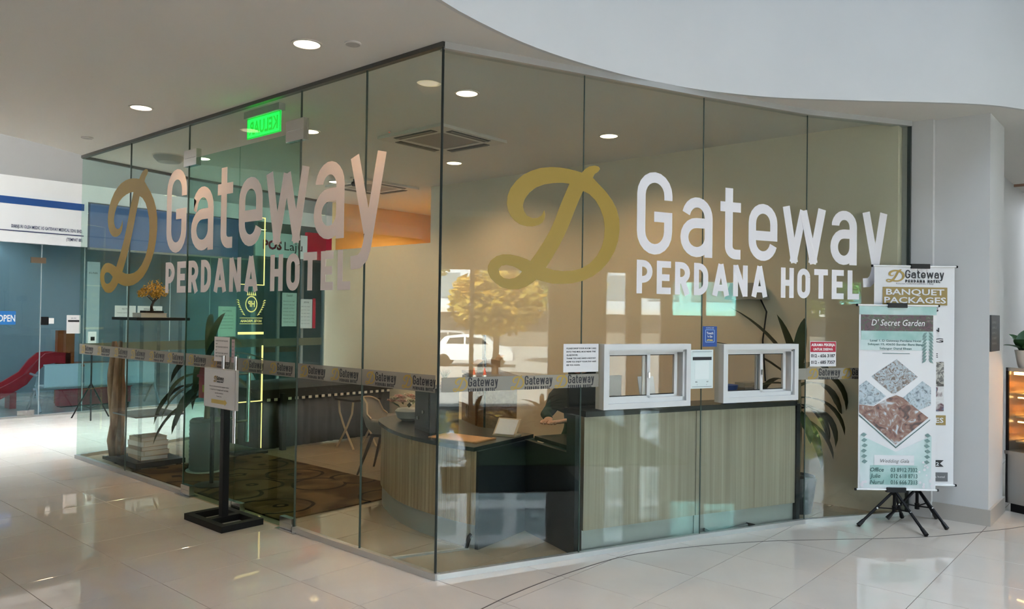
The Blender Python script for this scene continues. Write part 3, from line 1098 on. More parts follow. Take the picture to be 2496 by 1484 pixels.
MB().box(-11.25, -11.05, 1.55, 2.75, .02, .30).build('body', M_red, bx)
MB().box(-11.27, -11.03, 1.53, 2.77, .30, .34).build('lid', M_red, bx)
MB().box(-11.23, -11.07, 1.57, 2.73, 0, .02).build('base', M_blackp, bx)

# steel waiting bench
tb = thing('waiting_bench', 'silver perforated steel waiting bench inside blue shop', 'bench')
M_bench = mat('bench_steel', (0.78, 0.80, 0.78), 0.4, 0.0)
for i in range(3):
    y0 = 1.13 + i * .62
    mb = MB(); mb.box(-10.52, -10.50, y0, y0 + .56, .42, .77, M=None)
    mb.box(-10.535, -10.515, y0 - .01, y0 + .57, .77, .79)
    b_ = mb.build('backrest', M_bench, tb)
    MB().box(-10.95, -10.52, y0, y0 + .56, .40, .425).build('seat', M_bench, tb)
for y0 in (1.05, 2.98):
    mb = MB()
    mb.tube([(-10.40, y0, 0.02), (-10.62, y0, .40), (-10.55, y0, .60), (-10.9, y0, .62)], .02, 8)
    mb.tube([(-11.0, y0, 0.02), (-10.62, y0, .40)], .02, 8)
    mb.build('leg_frame', M_alu, tb, smooth=True)
MB().tube([(-10.62, 1.0, .38), (-10.62, 3.0, .38)], .025, 8).build('beam', M_alu, tb)

# thermometer on its tripod outside the far end of the glass
tp = thing('scanner_tripod', 'white temperature scanner on thin black tripod in corridor', 'scanner', (-9.3, 1.40, 0))
MB().tube([(0, 0, .14), (0, 0, 1.19)], .012, 8).build('pole', M_black, tp)
for k in range(3):
    a = math.radians(100 + 120 * k)
    MB().tube([(0, 0, .55), (.30 * math.cos(a), .30 * math.sin(a), .0)], .011, 6).build('leg', M_black, tp)
    MB().tube([(0, 0, .16), (.18 * math.cos(a), .18 * math.sin(a), .22)], .006, 6).build('brace', M_black, tp)
hd = MB().box(-.02, .02, -.055, .055, 1.18, 1.36).build('scanner_head', M_white, tp)
MB().box(.02, .023, -.03, .03, 1.22, 1.28).build('display', M_black, hd)

# ------------------------------------------------------------------ outside the street entrance (seen mirrored in the corner glass)
gr = MB().box(9.25, 70, -40, 45, -1.15, -1.0).build('ground_street', mat('pale_asphalt', (0.40, 0.39, 0.38), 0.8)); setk(gr, 'pale road outside')
st = MB()
for i in range(6):
    st.box(9.25 + i * .35, 9.25 + (i + 1) * .35 + .01, -5, 7, -1.0, -.17 * i)
setk(st.build('floor_steps', mat('step_stone', (0.5, 0.49, 0.47), 0.7)), 'stone steps outside the entrance')
bg = thing('office_building', 'pale glass office block across the street, mirrored in glass', 'building')
MB().box(62, 66, -25, 40, -1, 22).build('facade', mat('pale_blue_cladding', (0.50, 0.58, 0.68), 0.5), bg)
for r_ in range(6):
    for c_ in range(14):
        MB().box(61.9, 62.05, -20 + c_ * 4, -17.2 + c_ * 4, 3.2 + r_ * 3, 5.3 + r_ * 3).build('window', mat('far_window', (0.22, 0.30, 0.36), 0.2), bg)
MB().box(60.5, 62, -25, 40, 1.9, 2.3).build('canopy', M_paint, bg)
MB().box(61.8, 62.02, -25, 40, -1, 1.9).build('shop_row', mat('far_shop', (0.22, 0.20, 0.18), 0.6), bg)


def car(label, loc, rz, paint):
    t = thing('car', label, 'car', loc, rz)
    side = [(-2.2, .35), (-2.25, .75), (-2.15, 1.0), (-1.75, 1.10), (-1.35, 1.55), (-.6, 1.66), (.6, 1.62), (1.25, 1.10), (2.0, .98), (2.2, .75), (2.2, .35)]
    f_ = lambda x, z, y: (x, y * (1 - .12 * max(0, (z - 1.05) / .6)), z)
    MB().prism([side[::-1]], -.88, .88, fn=lambda x, z, y: f_(x, z, y)).build('body', paint, t, smooth=True)
    for s in (-1, 1):
        mb = MB()
        for q in ([(-1.3, 1.12), (-1.1, 1.48), (-.35, 1.54), (-.35, 1.12)], [(-.25, 1.12), (-.25, 1.54), (.55, 1.50), (1.0, 1.12)]):
            mb.prism([q[::-1]], s * .87 - .008, s * .87 + .008, fn=lambda x, z, y: (x, y * (1 - .11 * max(0, (z - 1.05) / .6)), z))
        mb.build('side_window', mat('car_glass', (0.05, 0.06, 0.07), 0.1), t)
    MB().add([(-2.0, -.75, 1.08), (-2.0, .75, 1.08), (-1.42, .7, 1.53), (-1.42, -.7, 1.53)], [(0, 1, 2, 3)]).build('rear_window', MATS['car_glass'], t)
    for x in (-1.4, 1.4):
        for s in (-1, 1):
            MB().tube([(x, s * .70, .33), (x, s * .90, .33)], .33, 16).build('wheel', M_blackp, t)
    return t


car('white hatchback parked outside the entrance, mirrored in corner glass', (36, 2.4, -1.0), math.radians(100), mat('car_white', (0.78, 0.78, 0.80), 0.25))
car('silver car farther off outside, mirrored in corner glass', (46, 1.6, -1.0), math.radians(85), mat('car_silver', (0.55, 0.56, 0.58), 0.3, 0.4))
for yy, lab in ((1.75, 'orange traffic cone outside nearer the white car, mirrored in glass'), (2.15, 'orange traffic cone outside beside the other cone, mirrored in glass')):
    t = thing('traffic_cone', lab, 'cone', (24, yy, -1.0), 0, 'traffic cones outside')
    MB().lathe([(.13, .03), (.02, .72)], n=14).build('cone', mat('cone_orange', (0.75, 0.10, 0.04), 0.5), t, smooth=True)
    MB().box(-.18, .18, -.18, .18, 0, .03).build('base', M_blackp, t)
    MB().lathe([(.088, .32), (.066, .46)], n=14, cap=False).build('band', M_white, t)


def tree(label, loc, h, r, c0, c1, n=2600):
    t = thing('street_tree', label, 'tree', loc)
    MB().tube([(0, 0, 0), (.05, .05, h * .35), (-.05, .1, h * .7)], [.16, .12, .05], 10).build('trunk', mat('bark', (0.16, 0.11, 0.07), 0.9), t)
    mb = MB()
    rr = random.Random(len(label))
    for k in range(n):
        a, b = rr.uniform(0, 6.283), rr.uniform(-1, 1)
        rad = r * (rr.random() ** .4)
        q = math.sqrt(1 - b * b)
        c = Vector((rad * q * math.cos(a), rad * q * math.sin(a), h * .72 + rad * b * .7))
        s = rr.uniform(.14, .32)
        u_ = Vector((rr.uniform(-1, 1), rr.uniform(-1, 1), rr.uniform(-.6, .6))).normalized() * s
        v_ = Vector((rr.uniform(-1, 1), rr.uniform(-1, 1), rr.uniform(-.4, .8))).normalized() * s * .5
        mb.add([c - u_, c + v_, c + u_, c - v_], [(0, 1, 2, 3)])
    f_ = mb.build('foliage', mat(label[:8] + '_leaves', c0, 0.6, var=c1, scale=1.2), t)
    return t


tree('golden leafed street tree outside the entrance, mirrored in glass', (27, 2.8, -1.0), 4.5, 2.0, (0.55, 0.32, 0.03), (0.34, 0.27, 0.04), 3400)
tree('lime green street tree farther along the road, mirrored in glass', (38, 7.6, -1.0), 6.5, 2.8, (0.20, 0.26, 0.05), (0.30, 0.33, 0.10), 3000)
tree('pale green street tree behind the white car, mirrored in glass', (50, -1.2, -1.0), 9.5, 3.2, (0.28, 0.33, 0.12), (0.36, 0.36, 0.14), 2600)

# ------------------------------------------------------------------ reception furniture
M_oak = wood_mat('oak_laminate', (0.33, 0.235, 0.13), (0.52, 0.40, 0.25), 24)
M_oakg = wood_mat('grey_oak_laminate', (0.30, 0.255, 0.195), (0.44, 0.385, 0.30), 20)
M_dark = mat('charcoal_laminate', (0.016, 0.019, 0.022), 0.3, spec=.2)
M_top = mat('black_worktop', (0.02, 0.022, 0.024), 0.25, spec=.3)
M_kick = mat('steel_kickplate', (0.42, 0.44, 0.43), 0.4, 0.4)

dk = thing('reception_desk', 'curved reception desk with ribbed wood front and black top', 'desk')
curve = smooth_line([(-2.02, 1.62), (-1.93, 1.155), (-1.505, .867), (-1.18, .728), (-.921, .668), (-.696, .643), (-.45, .634), (-.26, .645)], 5)
# ribbed front: separate staves
tot = sum((b - a).length for a, b in zip(curve, curve[1:]))


def along(line, s):
    for a, b in zip(line, line[1:]):
        l = (b - a).length
        if s <= l:
            return a.lerp(b, s / l), (b - a).normalized()
        s -= l
    return line[-1], (line[-1] - line[-2]).normalized()


ns = 46
for i in range(ns):
    p, d = along(curve, tot * (i + .03) / ns)
    q, d2 = along(curve, tot * (i + .97) / ns)
    MB().wbox(p, q, -.018, .004, .175, .715).build('stave', M_oak, dk)
ribbon(MB(), curve, -.03, -.012, 0, .175).build('kickplate', M_kick, dk)
ribbon(MB(), curve, -.045, -.0185, 0, .715).build('carcass', M_dark, dk)
P = [(p.x, p.y) for p in curve]
n_ = len(curve)
topo = []
for i, p in enumerate(curve):
    d = (curve[min(i + 1, n_ - 1)] - curve[max(i - 1, 0)]).normalized()
    topo.append((p + Vector((d.y, -d.x)) * .03))
poly = [(p.x, p.y) for p in topo] + [(-.365, 1.43), (-.95, 1.40), (-1.38, 1.62)]
MB().prism([poly], .715, .745).build('worktop', M_top, dk)
MB().wbox((-.265, .645), (-.365, 1.44), 0, .03, 0, .715).build('end_panel', M_dark, dk)
MB().wbox((-1.98, 1.62), (-1.40, 1.66), 0, .03, 0, .715).build('end_panel', M_dark, dk)

ct = thing('ticket_counter', 'straight counter with grey wood front under the ticket windows', 'counter')
for k, (a_, b_) in enumerate(((1.16, SL[2]), (SL[2], 3.26))):
    p, q = rwall(a_ + .002, -.05), rwall(b_ - .002, -.05)
    MB().wbox(p, q, -.10, 0, .165, .985).build('front_panel', M_oakg, ct)
    MB().wbox(rwall(a_ + .002, -.07), rwall(b_ - .002, -.07), -.06, 0, 0, .165).build('kickplate', M_kick, ct)
    MB().wbox(rwall(a_, -.03), rwall(b_, -.03), -.30, 0, .985, 1.025).build('counter_top', M_top, ct)
    MB().wbox(rwall(a_, -.15), rwall(b_, -.15), -.62, 0, .715, .745).build('work_surface', M_top, ct)
e0, e1 = rwall(1.115, -.035), rwall(1.115, -.80)
MB().wbox(e0, e1, -.04, 0, 0, .72).build('end_panel', M_dark, ct)
MB().wbox(e0, rwall(1.115, -.15), -.04, 0, .72, 1.0).build('end_panel', M_dark, ct)
MB().wbox(rwall(3.26, -.035), rwall(3.26, -.80), 0, .04, 0, 1.0).build('end_panel', M_dark, ct)

# things on the desk
t = thing('speaker_cabinet', 'black box with two small knobs on the curved desk', 'box', (-1.08, 1.02, .745), math.radians(-20))
MB().box(-.16, .16, -.13, .13, 0, .36).build('case', M_blackp, t)
for x, z in ((-.06, .10), (.05, .16)):
    MB().tube([(x, -.13, z), (x, -.15, z)], .014, 12).build('knob', M_chrome, t)
MB().box(-.14, .14, -.134, -.13, .03, .33).build('grille', mat('dark_grille', (0.03, 0.033, 0.036), 0.5), t)
t = thing('small_pot_plant', 'tiny spiky green plant on top of the black desk box', 'plant', (-1.02, 1.05, 1.105))
MB().lathe([(.028, 0), (.036, .05)], n=12).build('pot', M_white, t, smooth=True)
for k in range(11):
    a = k * 2.4
    l = .10
    MB().add([(.01 * math.cos(a + 1.5), .01 * math.sin(a + 1.5), .05), (.01 * math.cos(a - 1.5), .01 * math.sin(a - 1.5), .05), (l * .6 * math.cos(a), l * .6 * math.sin(a), .05 + l), (0, 0, .06)], [(0, 1, 2), (1, 3, 2), (3, 0, 2)]).build('leaf', mat('spiky_leaf', (0.05, 0.11, 0.03), 0.5), t)

t = thing('flower_arrangement', 'pale pink flower bouquet in a white bowl on the desk', 'flowers', (-1.66, 1.22, .745))
MB().lathe([(.05, 0), (.10, .03), (.12, .09), (.10, .11)], n=18).build('bowl', mat('bowl_glaze', (0.55, 0.56, 0.52), 0.3), t, smooth=True)
rr = random.Random(3)
pk = [mat('petal_pink', (0.72, 0.42, 0.34), 0.6), mat('petal_cream', (0.75, 0.66, 0.50), 0.6)]
for k in range(13):
    a, b = k * 2.4, .03 + .10 * (k / 13) ** .5
    c = Vector((b * 1.25 * math.cos(a), b * 1.25 * math.sin(a), .21 - .07 * (k / 13) + rr.uniform(-.01, .02)))
    mb = MB()
    for j in range(9):
        aa = j * 2.4; ti = .3 + j * .12
        u_ = Vector((math.cos(aa), math.sin(aa), 0))
        w_ = Vector((-math.sin(aa), math.cos(aa), 0))
        r_ = .042
        mb.add([c, c + u_ * r_ * ti * .7 + w_ * r_ * .5 + Vector((0, 0, .03)), c + u_ * r_ * ti + Vector((0, 0, .042 - .02 * ti)), c + u_ * r_ * ti * .7 - w_ * r_ * .5 + Vector((0, 0, .03))], [(0, 1, 2, 3)])
    mb.build('blossom', pk[k % 2], t)
for k in range(9):
    a = k * .7
    p = Vector((.12 * math.cos(a), .12 * math.sin(a), .13))
    q = p + Vector((.10 * math.cos(a), .10 * math.sin(a), .06))
    s = Vector((-math.sin(a), math.cos(a), 0)) * .022
    MB().add([p, (p + q) / 2 + s, q, (p + q) / 2 - s], [(0, 1, 2, 3)]).build('leaf', mat('bouquet_leaf', (0.08, 0.13, 0.05), 0.5), t)

t = thing('desk_blotter', 'tan leather blotter lying on the curved desk', 'blotter', (-.62, .86, .745), math.radians(8))
MB().box(-.22, .22, -.13, .13, 0, .006).build('pad', mat('tan_leather', (0.55, 0.28, 0.11), 0.45), t)
MB().box(-.23, -.20, -.135, .135, 0, .009).build('edge', mat('tan_edge', (0.40, 0.19, 0.07), 0.45), t)
MB().box(.20, .23, -.135, .135, 0, .009).build('edge', MATS['tan_edge'], t)

t = thing('card_holder', 'wooden leaflet holder on the black desk end', 'holder', (-.47, 1.22, .745), math.radians(15))
MB().box(-.10, .10, -.06, .06, 0, .012).build('base', mat('pale_wood', (0.55, 0.42, 0.28), 0.5), t)
MB().add([(-.10, -.05, .012), (.10, -.05, .012), (.10, .05, .13), (-.10, .05, .13), (-.10, -.038, .012), (.10, -.038, .012), (.10, .062, .13), (-.10, .062, .13)], [(0, 1, 2, 3), (7, 6, 5, 4), (0, 4, 5, 1), (3, 2, 6, 7), (1, 5, 6, 2), (0, 3, 7, 4)]).build('back_board', MATS['pale_wood'], t)
MB().add([(-.085, -.056, .016), (.085, -.056, .016), (.085, .04, .125), (-.085, .04, .125)], [(0, 1, 2, 3)]).build('leaflet', M_paper, t)

t = thing('tablet_stand', 'dark tablet on a thin stand behind the reception desk', 'tablet', (-1.86, 2.45, 0), math.radians(-40))
MB().lathe([(.15, 0), (.15, .012), (.02, .02)], n=18).build('base', M_black, t)
MB().tube([(0, 0, .02), (0, 0, 1.27)], .012, 8).build('pole', M_black, t)
o = MB().cbox((0, -.015, 1.37), (.19, .015, .26)).build('tablet', M_blackp, t)
MB().cbox((0, -.0235, 1.37), (.165, .002, .23)).build('screen', mat('tablet_screen', (0.10, 0.08, 0.06), 0.15), o)

t = thing('side_cabinet', 'brown wooden side cabinet behind the reception desk', 'cabinet', (-2.35, 3.05, 0), math.radians(-35))
M_brown = wood_mat('brown_wood', (0.13, 0.075, 0.035), (0.22, 0.13, 0.065), 12, axis='x')
MB().box(-.42, .42, -.22, .22, .06, 1.02).build('body', M_brown, t)
for s in (-1, 1):
    d_ = MB().box(-.405 if s < 0 else .005, -.005 if s < 0 else .405, -.24, -.22, .08, 1.0).build('door', M_brown, t)
    MB().tube([(s * .04, -.255, .55), (s * .04, -.255, .68)], .008, 8).build('handle', M_chrome, d_)
MB().box(-.44, .44, -.24, .24, 1.02, 1.05).build('cabinet_top', M_brown, t)
MB().box(-.40, .40, -.18, .2, 0, .06).build('plinth', M_black, t)
t = thing('cardboard_box', 'small open cardboard box on the brown side cabinet', 'box', (-2.30, 2.98, 1.05), math.radians(-35))
M_card = mat('cardboard', (0.42, 0.28, 0.15), 0.8)
mb = MB()
for x0, x1, y0, y1 in ((-.15, .15, -.10, -.094), (-.15, .15, .094, .10), (-.15, -.144, -.094, .094), (.144, .15, -.094, .094)):
    mb.box(x0, x1, y0, y1, 0, .15)
mb.box(-.15, .15, -.1, .1, 0, .005)
mb.build('body', M_card, t)
MB().add([(-.15, -.1, .15), (.15, -.1, .15), (.15, -.17, .10), (-.15, -.17, .10)], [(0, 1, 2, 3)]).build('flap', M_card, t)
MB().add([(-.15, .1, .15), (.15, .1, .15), (.15, .15, .21), (-.15, .15, .21)], [(0, 1, 2, 3)]).build('flap', M_card, t)

# visitor chair
ch = thing('visitor_chair', 'grey padded shell chair with dark tapered legs near the desk', 'chair', (-2.86, 2.0, 0), math.radians(30))
M_fab = mat('grey_upholstery', (0.28, 0.255, 0.225), 0.8, bump=.15, scale=80)
mb = MB()
N = 14
rows = [(-.02, .44, .26), (.10, .47, .27), (.22, .60, .25), (.33, .80, .20)]
pro = [(.24, .45), (.10, .44), (-.10, .44), (-.20, .50), (-.25, .64), (-.28, .80)]
ring = []
for i, (x, z) in enumerate(pro):
    hw = [.22, .25, .25, .25, .235, .17][i]
    for j in range(N + 1):
        u_ = -1 + 2 * j / N
        dx = .10 * (u_ * u_) if i >= 3 else 0
        dz = (.16 * u_ ** 4 if i in (1, 2) else .10 * u_ ** 4 if i == 3 else -.05 * u_ ** 4 if i == 5 else 0)
        ring.append((x + dx, u_ * hw, z + dz))
W1 = N + 1
vs = ring + [(p[0] - .03 * (1 if k // W1 >= 3 else 0), p[1], p[2] - (.045 if k // W1 < 3 else .012)) for k, p in enumerate(ring)]
nr = len(ring)
fs = []
for i in range(len(pro) - 1):
    for j in range(N):
        a = i * W1 + j
        fs.append((a, a + 1, a + 1 + W1, a + W1)); fs.append((a + nr, a + W1 + nr, a + 1 + W1 + nr, a + 1 + nr))
for i in range(len(pro) - 1):
    a = i * W1; fs.append((a, a + W1, a + W1 + nr, a + nr))
    a = i * W1 + N; fs.append((a, a + nr, a + W1 + nr, a + W1))
for j in range(N):
    fs.append((j, j + nr, j + 1 + nr, j + 1)); a = (len(pro) - 1) * W1 + j; fs.append((a, a + 1, a + 1 + nr, a + nr))
mb.add(vs, fs).build('shell_seat', M_fab, ch, smooth='all')
for sx, sy in ((1, 1), (1, -1), (-1, 1), (-1, -1)):
    MB().tube([(.12 * sx, .14 * sy, .42), (.25 * sx, .24 * sy, 0)], [.022, .011], 10).build('leg', mat('dark_leg', (0.045, 0.035, 0.03), 0.5), ch, smooth=True)
MB().box(-.14, .14, -.16, .16, .395, .425).build('seat_frame', MATS['dark_leg'], ch)
pts = [(ring[(len(pro) - 1) * W1 + j][0], ring[(len(pro) - 1) * W1 + j][1], ring[(len(pro) - 1) * W1 + j][2]) for j in range(W1)]
MB().tube([ring[3 * W1], ring[4 * W1]] + pts + [ring[4 * W1 + N], ring[3 * W1 + N]], .010, 6).build('piping', mat('tan_piping', (0.50, 0.38, 0.26), 0.6), ch)

# long skirted table
tt = thing('skirted_table', 'long table with dark grey skirt and black top cloth with white beads', 'table')
M_skirtc = mat('dark_grey_cloth', (0.045, 0.047, 0.055), 0.85)
M_blkc = mat('black_cloth', (0.012, 0.010, 0.010), 0.8)
mb = MB()
n = 60
for i in range(n + 1):
    y = 1.75 + i / n * 2.0
    x = -4.93 + .012 * math.sin(i * 1.7) + .006 * math.sin(i * 4.1)
    mb.v += [(x, y, .01), (x - .004, y, .66), (x - .02, y, .66), (x - .02, y, .01)]
for i in range(n):
    for k in range(4):
        k2 = (k + 1) % 4
        mb.f.append((i * 4 + k, i * 4 + k2, i * 4 + 4 + k2, i * 4 + 4 + k)); mb.mi.append(0)
mb.build('skirt', M_skirtc, tt, smooth='all')
mb = MB()
for i in range(41):
    x = -4.93 - i / 40 * 1.35
    y = 1.75 + .012 * math.sin(i * 1.9)
    mb.v += [(x, y, .01), (x, y - .004, .66), (x, y + .02, .66), (x, y + .02, .01)]
for i in range(40):
    for k in range(4):
        k2 = (k + 1) % 4
        mb.f.append((i * 4 + k, i * 4 + k2, i * 4 + 4 + k2, i * 4 + 4 + k)); mb.mi.append(0)
mb.build('skirt', M_skirtc, tt, smooth='all')
MB().box(-6.3, -4.92, 1.74, 3.78, .70, .74).build('table_top', M_blkc, tt)
MB().box(-4.935, -4.895, 1.72, 3.80, .635, .745).build('valance', M_blkc, tt)
MB().box(-6.3, -4.9, 1.715, 1.745, .635, .745).build('valance', M_blkc, tt)
for i in range(20):
    y = 1.80 + i * .10
    MB().box(-4.896, -4.886, y - .022, y + .022, .605, .638).build('bead', mat('white_bead', (0.75, 0.75, 0.72), 0.4), tt)
for x, y in ((-4.80, 1.95),):
    MB().box(x - .03, x + .03, y - .03, y + .03, 0, .70).build('leg', M_black, tt)
t = thing('folding_stool', 'folding stool with curved tan metal legs by the skirted table', 'stool', (-4.35, 2.75, 0))
M_tan = mat('tan_metal', (0.42, 0.33, 0.22), 0.4, 0.3)
for s in (-1, 1):
    MB().tube([(.16, s * .20, .60), (.14, s * .20, .45), (.04, s * .20, .27), (-.16, s * .20, 0)], .014, 8).build('leg', M_tan, t, smooth=True)
    MB().tube([(-.16, s * .18, .60), (-.14, s * .18, .45), (-.04, s * .18, .27), (.16, s * .18, 0)], .014, 8).build('leg', M_tan, t, smooth=True)
MB().box(-.19, .19, -.22, .22, .60, .625).build('seat', M_blkc, t)

# lit totem behind the inner door leaf
tl = thing('lit_totem', 'tall narrow totem with glowing gold frame and crest behind the door', 'sign', (-4.88, 1.52, 0), 0)
F_ = plane_fn((-4.86, 1.52, 0), (0, 1, 0), (1, 0, 0))
FT = plane_fn((.02, 0, 0), (0, 1, 0), (1, 0, 0))
M_led = emis('warm_led', (1.0, .58, .24), 5.0)
MB().box(-.0, .02, -.17, .17, .03, 2.86).build('panel', glass_mat('totem_glass', (0.80, 0.90, 0.86), .5), tl)
MB().box(-.12, .14, -.19, .19, 0, .03).build('base_plate', M_dark, tl)
for a, b, c, d in ((-.17, .17, 2.85, 2.86), (.158, .17, 2.04, 2.86), (-.17, .17, 2.03, 2.04), (-.17, .17, 1.435, 1.465), (.150, .17, .63, 1.30), (-.17, .17, .62, .632), (.158, .168, .05, .60)):
    mb = MB(); rect(mb, a, b, c, d, FT, .006, th=.006); mb.build('led_strip', M_led, tl)
cr = MB()
M_crest = emis('lit_gold', (1.0, .62, .24), 2.5)
for k in range(28):
    a0, a1 = k / 28 * 2 * math.pi, (k + 1) / 28 * 2 * math.pi
    o_ = lambda a, r: (r * .8 * math.cos(a), 1.80 + r * math.sin(a))
    q = [o_(a0, .085), o_(a1, .085), o_(a1, .10), o_(a0, .10)]
    cr.add([FT(p[0], p[1], .004) for p in q], [(0, 1, 2, 3)])
for s in (-1, 1):
    for k in range(7):
        a = -1.2 + k * .28
        p = (s * (.10 + .01 * k) * math.cos(a * .6), 1.66 + k * .028)
        cr.add([FT(p[0], p[1], .004), FT(p[0] + s * .045, p[1] + .022, .004), FT(p[0] + s * .02, p[1] + .028, .004)], [(0, 1, 2)])
for k in range(5):
    x = -.05 + k * .025
    cr.add([FT(x - .012, 1.905, .004), FT(x + .012, 1.905, .004), FT(x, 1.955, .004)], [(0, 1, 2)])
cr.build('crest', M_crest, tl)
mb = MB(); rect(mb, -.15, .15, 1.63, 1.636, FT, .004); rect(mb, -.15, .15, 1.56, 1.566, FT, .004); mb.build('rule', M_crest, tl)
mb = MB(); put_text(mb, 'HP', 0, 1.77, .07, lambda x, z, o: FT(-x, z, o), .004, .09, 'c', bold=.03); put_text(mb, 'HOTEL PERDANA', 0, 1.582, .03, lambda x, z, o: FT(-x, z, o), .004, .28, 'c', bold=.02); mb.build('lettering', M_crest, tl)

# carpet with swirling rings
def carpet_mat():
    m_ = bpy.data.materials.new('swirl_carpet')
    m_.use_nodes = True
    nt = m_.node_tree
    b = nt.nodes['Principled BSDF']; b.inputs['Roughness'].default_value = 0.95
    b.inputs['Specular IOR Level'].default_value = 0.1
    tc = nt.nodes.new('ShaderNodeTexCoord')
    vo = nt.nodes.new('ShaderNodeTexVoronoi'); vo.inputs['Scale'].default_value = 1.9; vo.feature = 'F1'
    nz = nt.nodes.new('ShaderNodeTexNoise'); nz.inputs['Scale'].default_value = 2.2
    mixv = nt.nodes.new('ShaderNodeMixRGB'); mixv.inputs[0].default_value = 0.12
    sn = nt.nodes.new('ShaderNodeMath'); sn.operation = 'MULTIPLY'; sn.inputs[1].default_value = 17
    si = nt.nodes.new('ShaderNodeMath'); si.operation = 'SINE'
    rp = nt.nodes.new('ShaderNodeValToRGB')
    rp.color_ramp.elements[0].position = 0.86; rp.color_ramp.elements[1].position = 0.92
    rp.color_ramp.elements[0].color = (0, 0, 0, 1); rp.color_ramp.elements[1].color = (1, 1, 1, 1)
    r2 = nt.nodes.new('ShaderNodeValToRGB')
    r2.color_ramp.elements[0].position = 0.42; r2.color_ramp.elements[1].position = 0.58
    r2.color_ramp.elements[0].color = (0.048, 0.026, 0.011, 1); r2.color_ramp.elements[1].color = (0.11, 0.068, 0.03, 1)
    mc = nt.nodes.new('ShaderNodeMixRGB'); mc.inputs[2].default_value = (0.012, 0.007, 0.004, 1)
    L = nt.links.new
    L(tc.outputs['Object'], nz.inputs['Vector']); L(tc.outputs['Object'], mixv.inputs[1]); L(nz.outputs['Color'], mixv.inputs[2])
    L(mixv.outputs[0], vo.inputs['Vector']); L(vo.outputs['Distance'], sn.inputs[0]); L(sn.outputs[0], si.inputs[0]); L(si.outputs[0], rp.inputs[0])
    L(nz.outputs['Fac'], r2.inputs[0]); L(r2.outputs[0], mc.inputs[1]); L(rp.outputs[0], mc.inputs[0]); L(mc.outputs[0], b.inputs['Base Color'])
    return m_


cp = MB().box(-4.75, -1.92, .10, 1.62, 0, .012).build('entrance_carpet', carpet_mat())
tag(cp, 'brown carpet with dark swirling rings inside the doors', 'carpet')

# ------------------------------------------------------------------ display shelf with books and bonsai
ds = thing('display_shelf', 'clear acrylic display shelf with black top and base near far corner', 'shelf', (-5.08, .42, 0))
MB().box(-.32, .32, -.27, .27, .02, .075).build('base', M_blackp, ds)
for sx in (-1, 1):
    for sy in (-1, 1):
        MB().box(sx * .26 - .014, sx * .26 + .014, sy * .21 - .014, sy * .21 + .014, .075, 1.60).build('post', M_acry, ds)
        MB().lathe([(.03, 0), (.03, .02)], (sx * .27, sy * .22, 0), 10).build('foot', M_blackp, ds)
MB().box(-.30, .30, -.27, .27, .555, .57).build('middle_shelf', mat('smoked_shelf', (0.16, 0.17, 0.17), 0.2), ds)
MB().box(-.32, .32, -.29, .29, 1.60, 1.63).build('top_shelf', M_blackp, ds)
bcol = [(0.40, 0.30, 0.20), (0.55, 0.50, 0.42), (0.30, 0.22, 0.16), (0.60, 0.56, 0.50), (0.45, 0.38, 0.28)]
blab = ['brown', 'cream', 'dark brown', 'pale grey', 'tan']
zz = .075
for k in range(5):
    hh = .045 + .008 * (k % 2)
    wd = .40 - .03 * k
    b_ = thing('stacked_book', f'thick {blab[k]} book, {["lowest", "second lowest", "middle", "second from top", "topmost"][k]} in the stack under the bonsai shelf', 'book', (-5.08, .42, zz), math.radians((-6, 4, -2, 7, 0)[k]), 'books in the stack')
    MB().box(-wd / 2, wd / 2, -.14, .14, .004, hh - .004).build('pages', M_paper, b_)
    cv = MB()
    cv.box(-wd / 2 - .004, wd / 2 + .004, -.145, .145, 0, .004)
    cv.box(-wd / 2 - .004, wd / 2 + .004, -.145, .145, hh - .004, hh)
    cv.box(-wd / 2 - .004, wd / 2 + .004, -.149, -.141, 0, hh)
    cv.build('cover', mat('book_' + blab[k], bcol[k], 0.6), b_)
    zz += hh
wb = thing('white_book', 'white book lying under the bonsai on the black shelf top', 'book', (-5.06, .40, 1.63), math.radians(90))
MB().box(-.14, .14, -.10, .10, .004, .046).build('pages', M_paper, wb)
cv = MB(); cv.box(-.145, .145, -.105, .105, 0, .004); cv.box(-.145, .145, -.105, .105, .046, .05); cv.box(-.145, .145, .098, .105, 0, .05)
cv.build('cover', mat('ivory_cover', (0.72, 0.68, 0.60), 0.5), wb)
bn = thing('bonsai', 'yellow leafed artificial bonsai on the display shelf', 'bonsai', (-5.06, .42, 1.68))
MB().box(-.07, .07, -.10, .10, 0, .025).build('tray', M_blackp, bn)
MB().tube([(0, 0, .02), (.01, -.01, .07), (-.01, .02, .12), (.01, .05, .18)], [.02, .014, .012, .006], 8).build('trunk', mat('bonsai_bark', (0.05, 0.035, 0.025), 0.8), bn)
for b_ in ((.0, .10, .20), (.02, -.07, .19)):
    MB().tube([(0, .02, .12), b_], [.007, .003], 6).build('branch', MATS['bonsai_bark'], bn)
mb = MB(); rr = random.Random(5)
for c, r in (((0, .03, .29), .085), ((.02, -.06, .24), .07), ((0, .12, .25), .065), ((-.02, .05, .20), .05), ((.03, .0, .25), .08), ((0, -.12, .215), .045)):
    for k in range(130):
        v = Vector((rr.gauss(0, 1), rr.gauss(0, 1), rr.gauss(0, 1))).normalized() * r * rr.uniform(.6, 1.05)
        p = Vector(c) + v
        u_ = Vector((rr.uniform(-1, 1), rr.uniform(-1, 1), rr.uniform(-1, 1))).normalized() * .013
        w_ = v.cross(u_).normalized() * .007
        mb.add([p - u_, p + w_, p + u_, p - w_], [(0, 1, 2, 3)])
mb.build('foliage', mat('golden_leaves', (0.85, 0.50, 0.06), 0.6, var=(0.60, 0.34, 0.04), scale=25), bn)

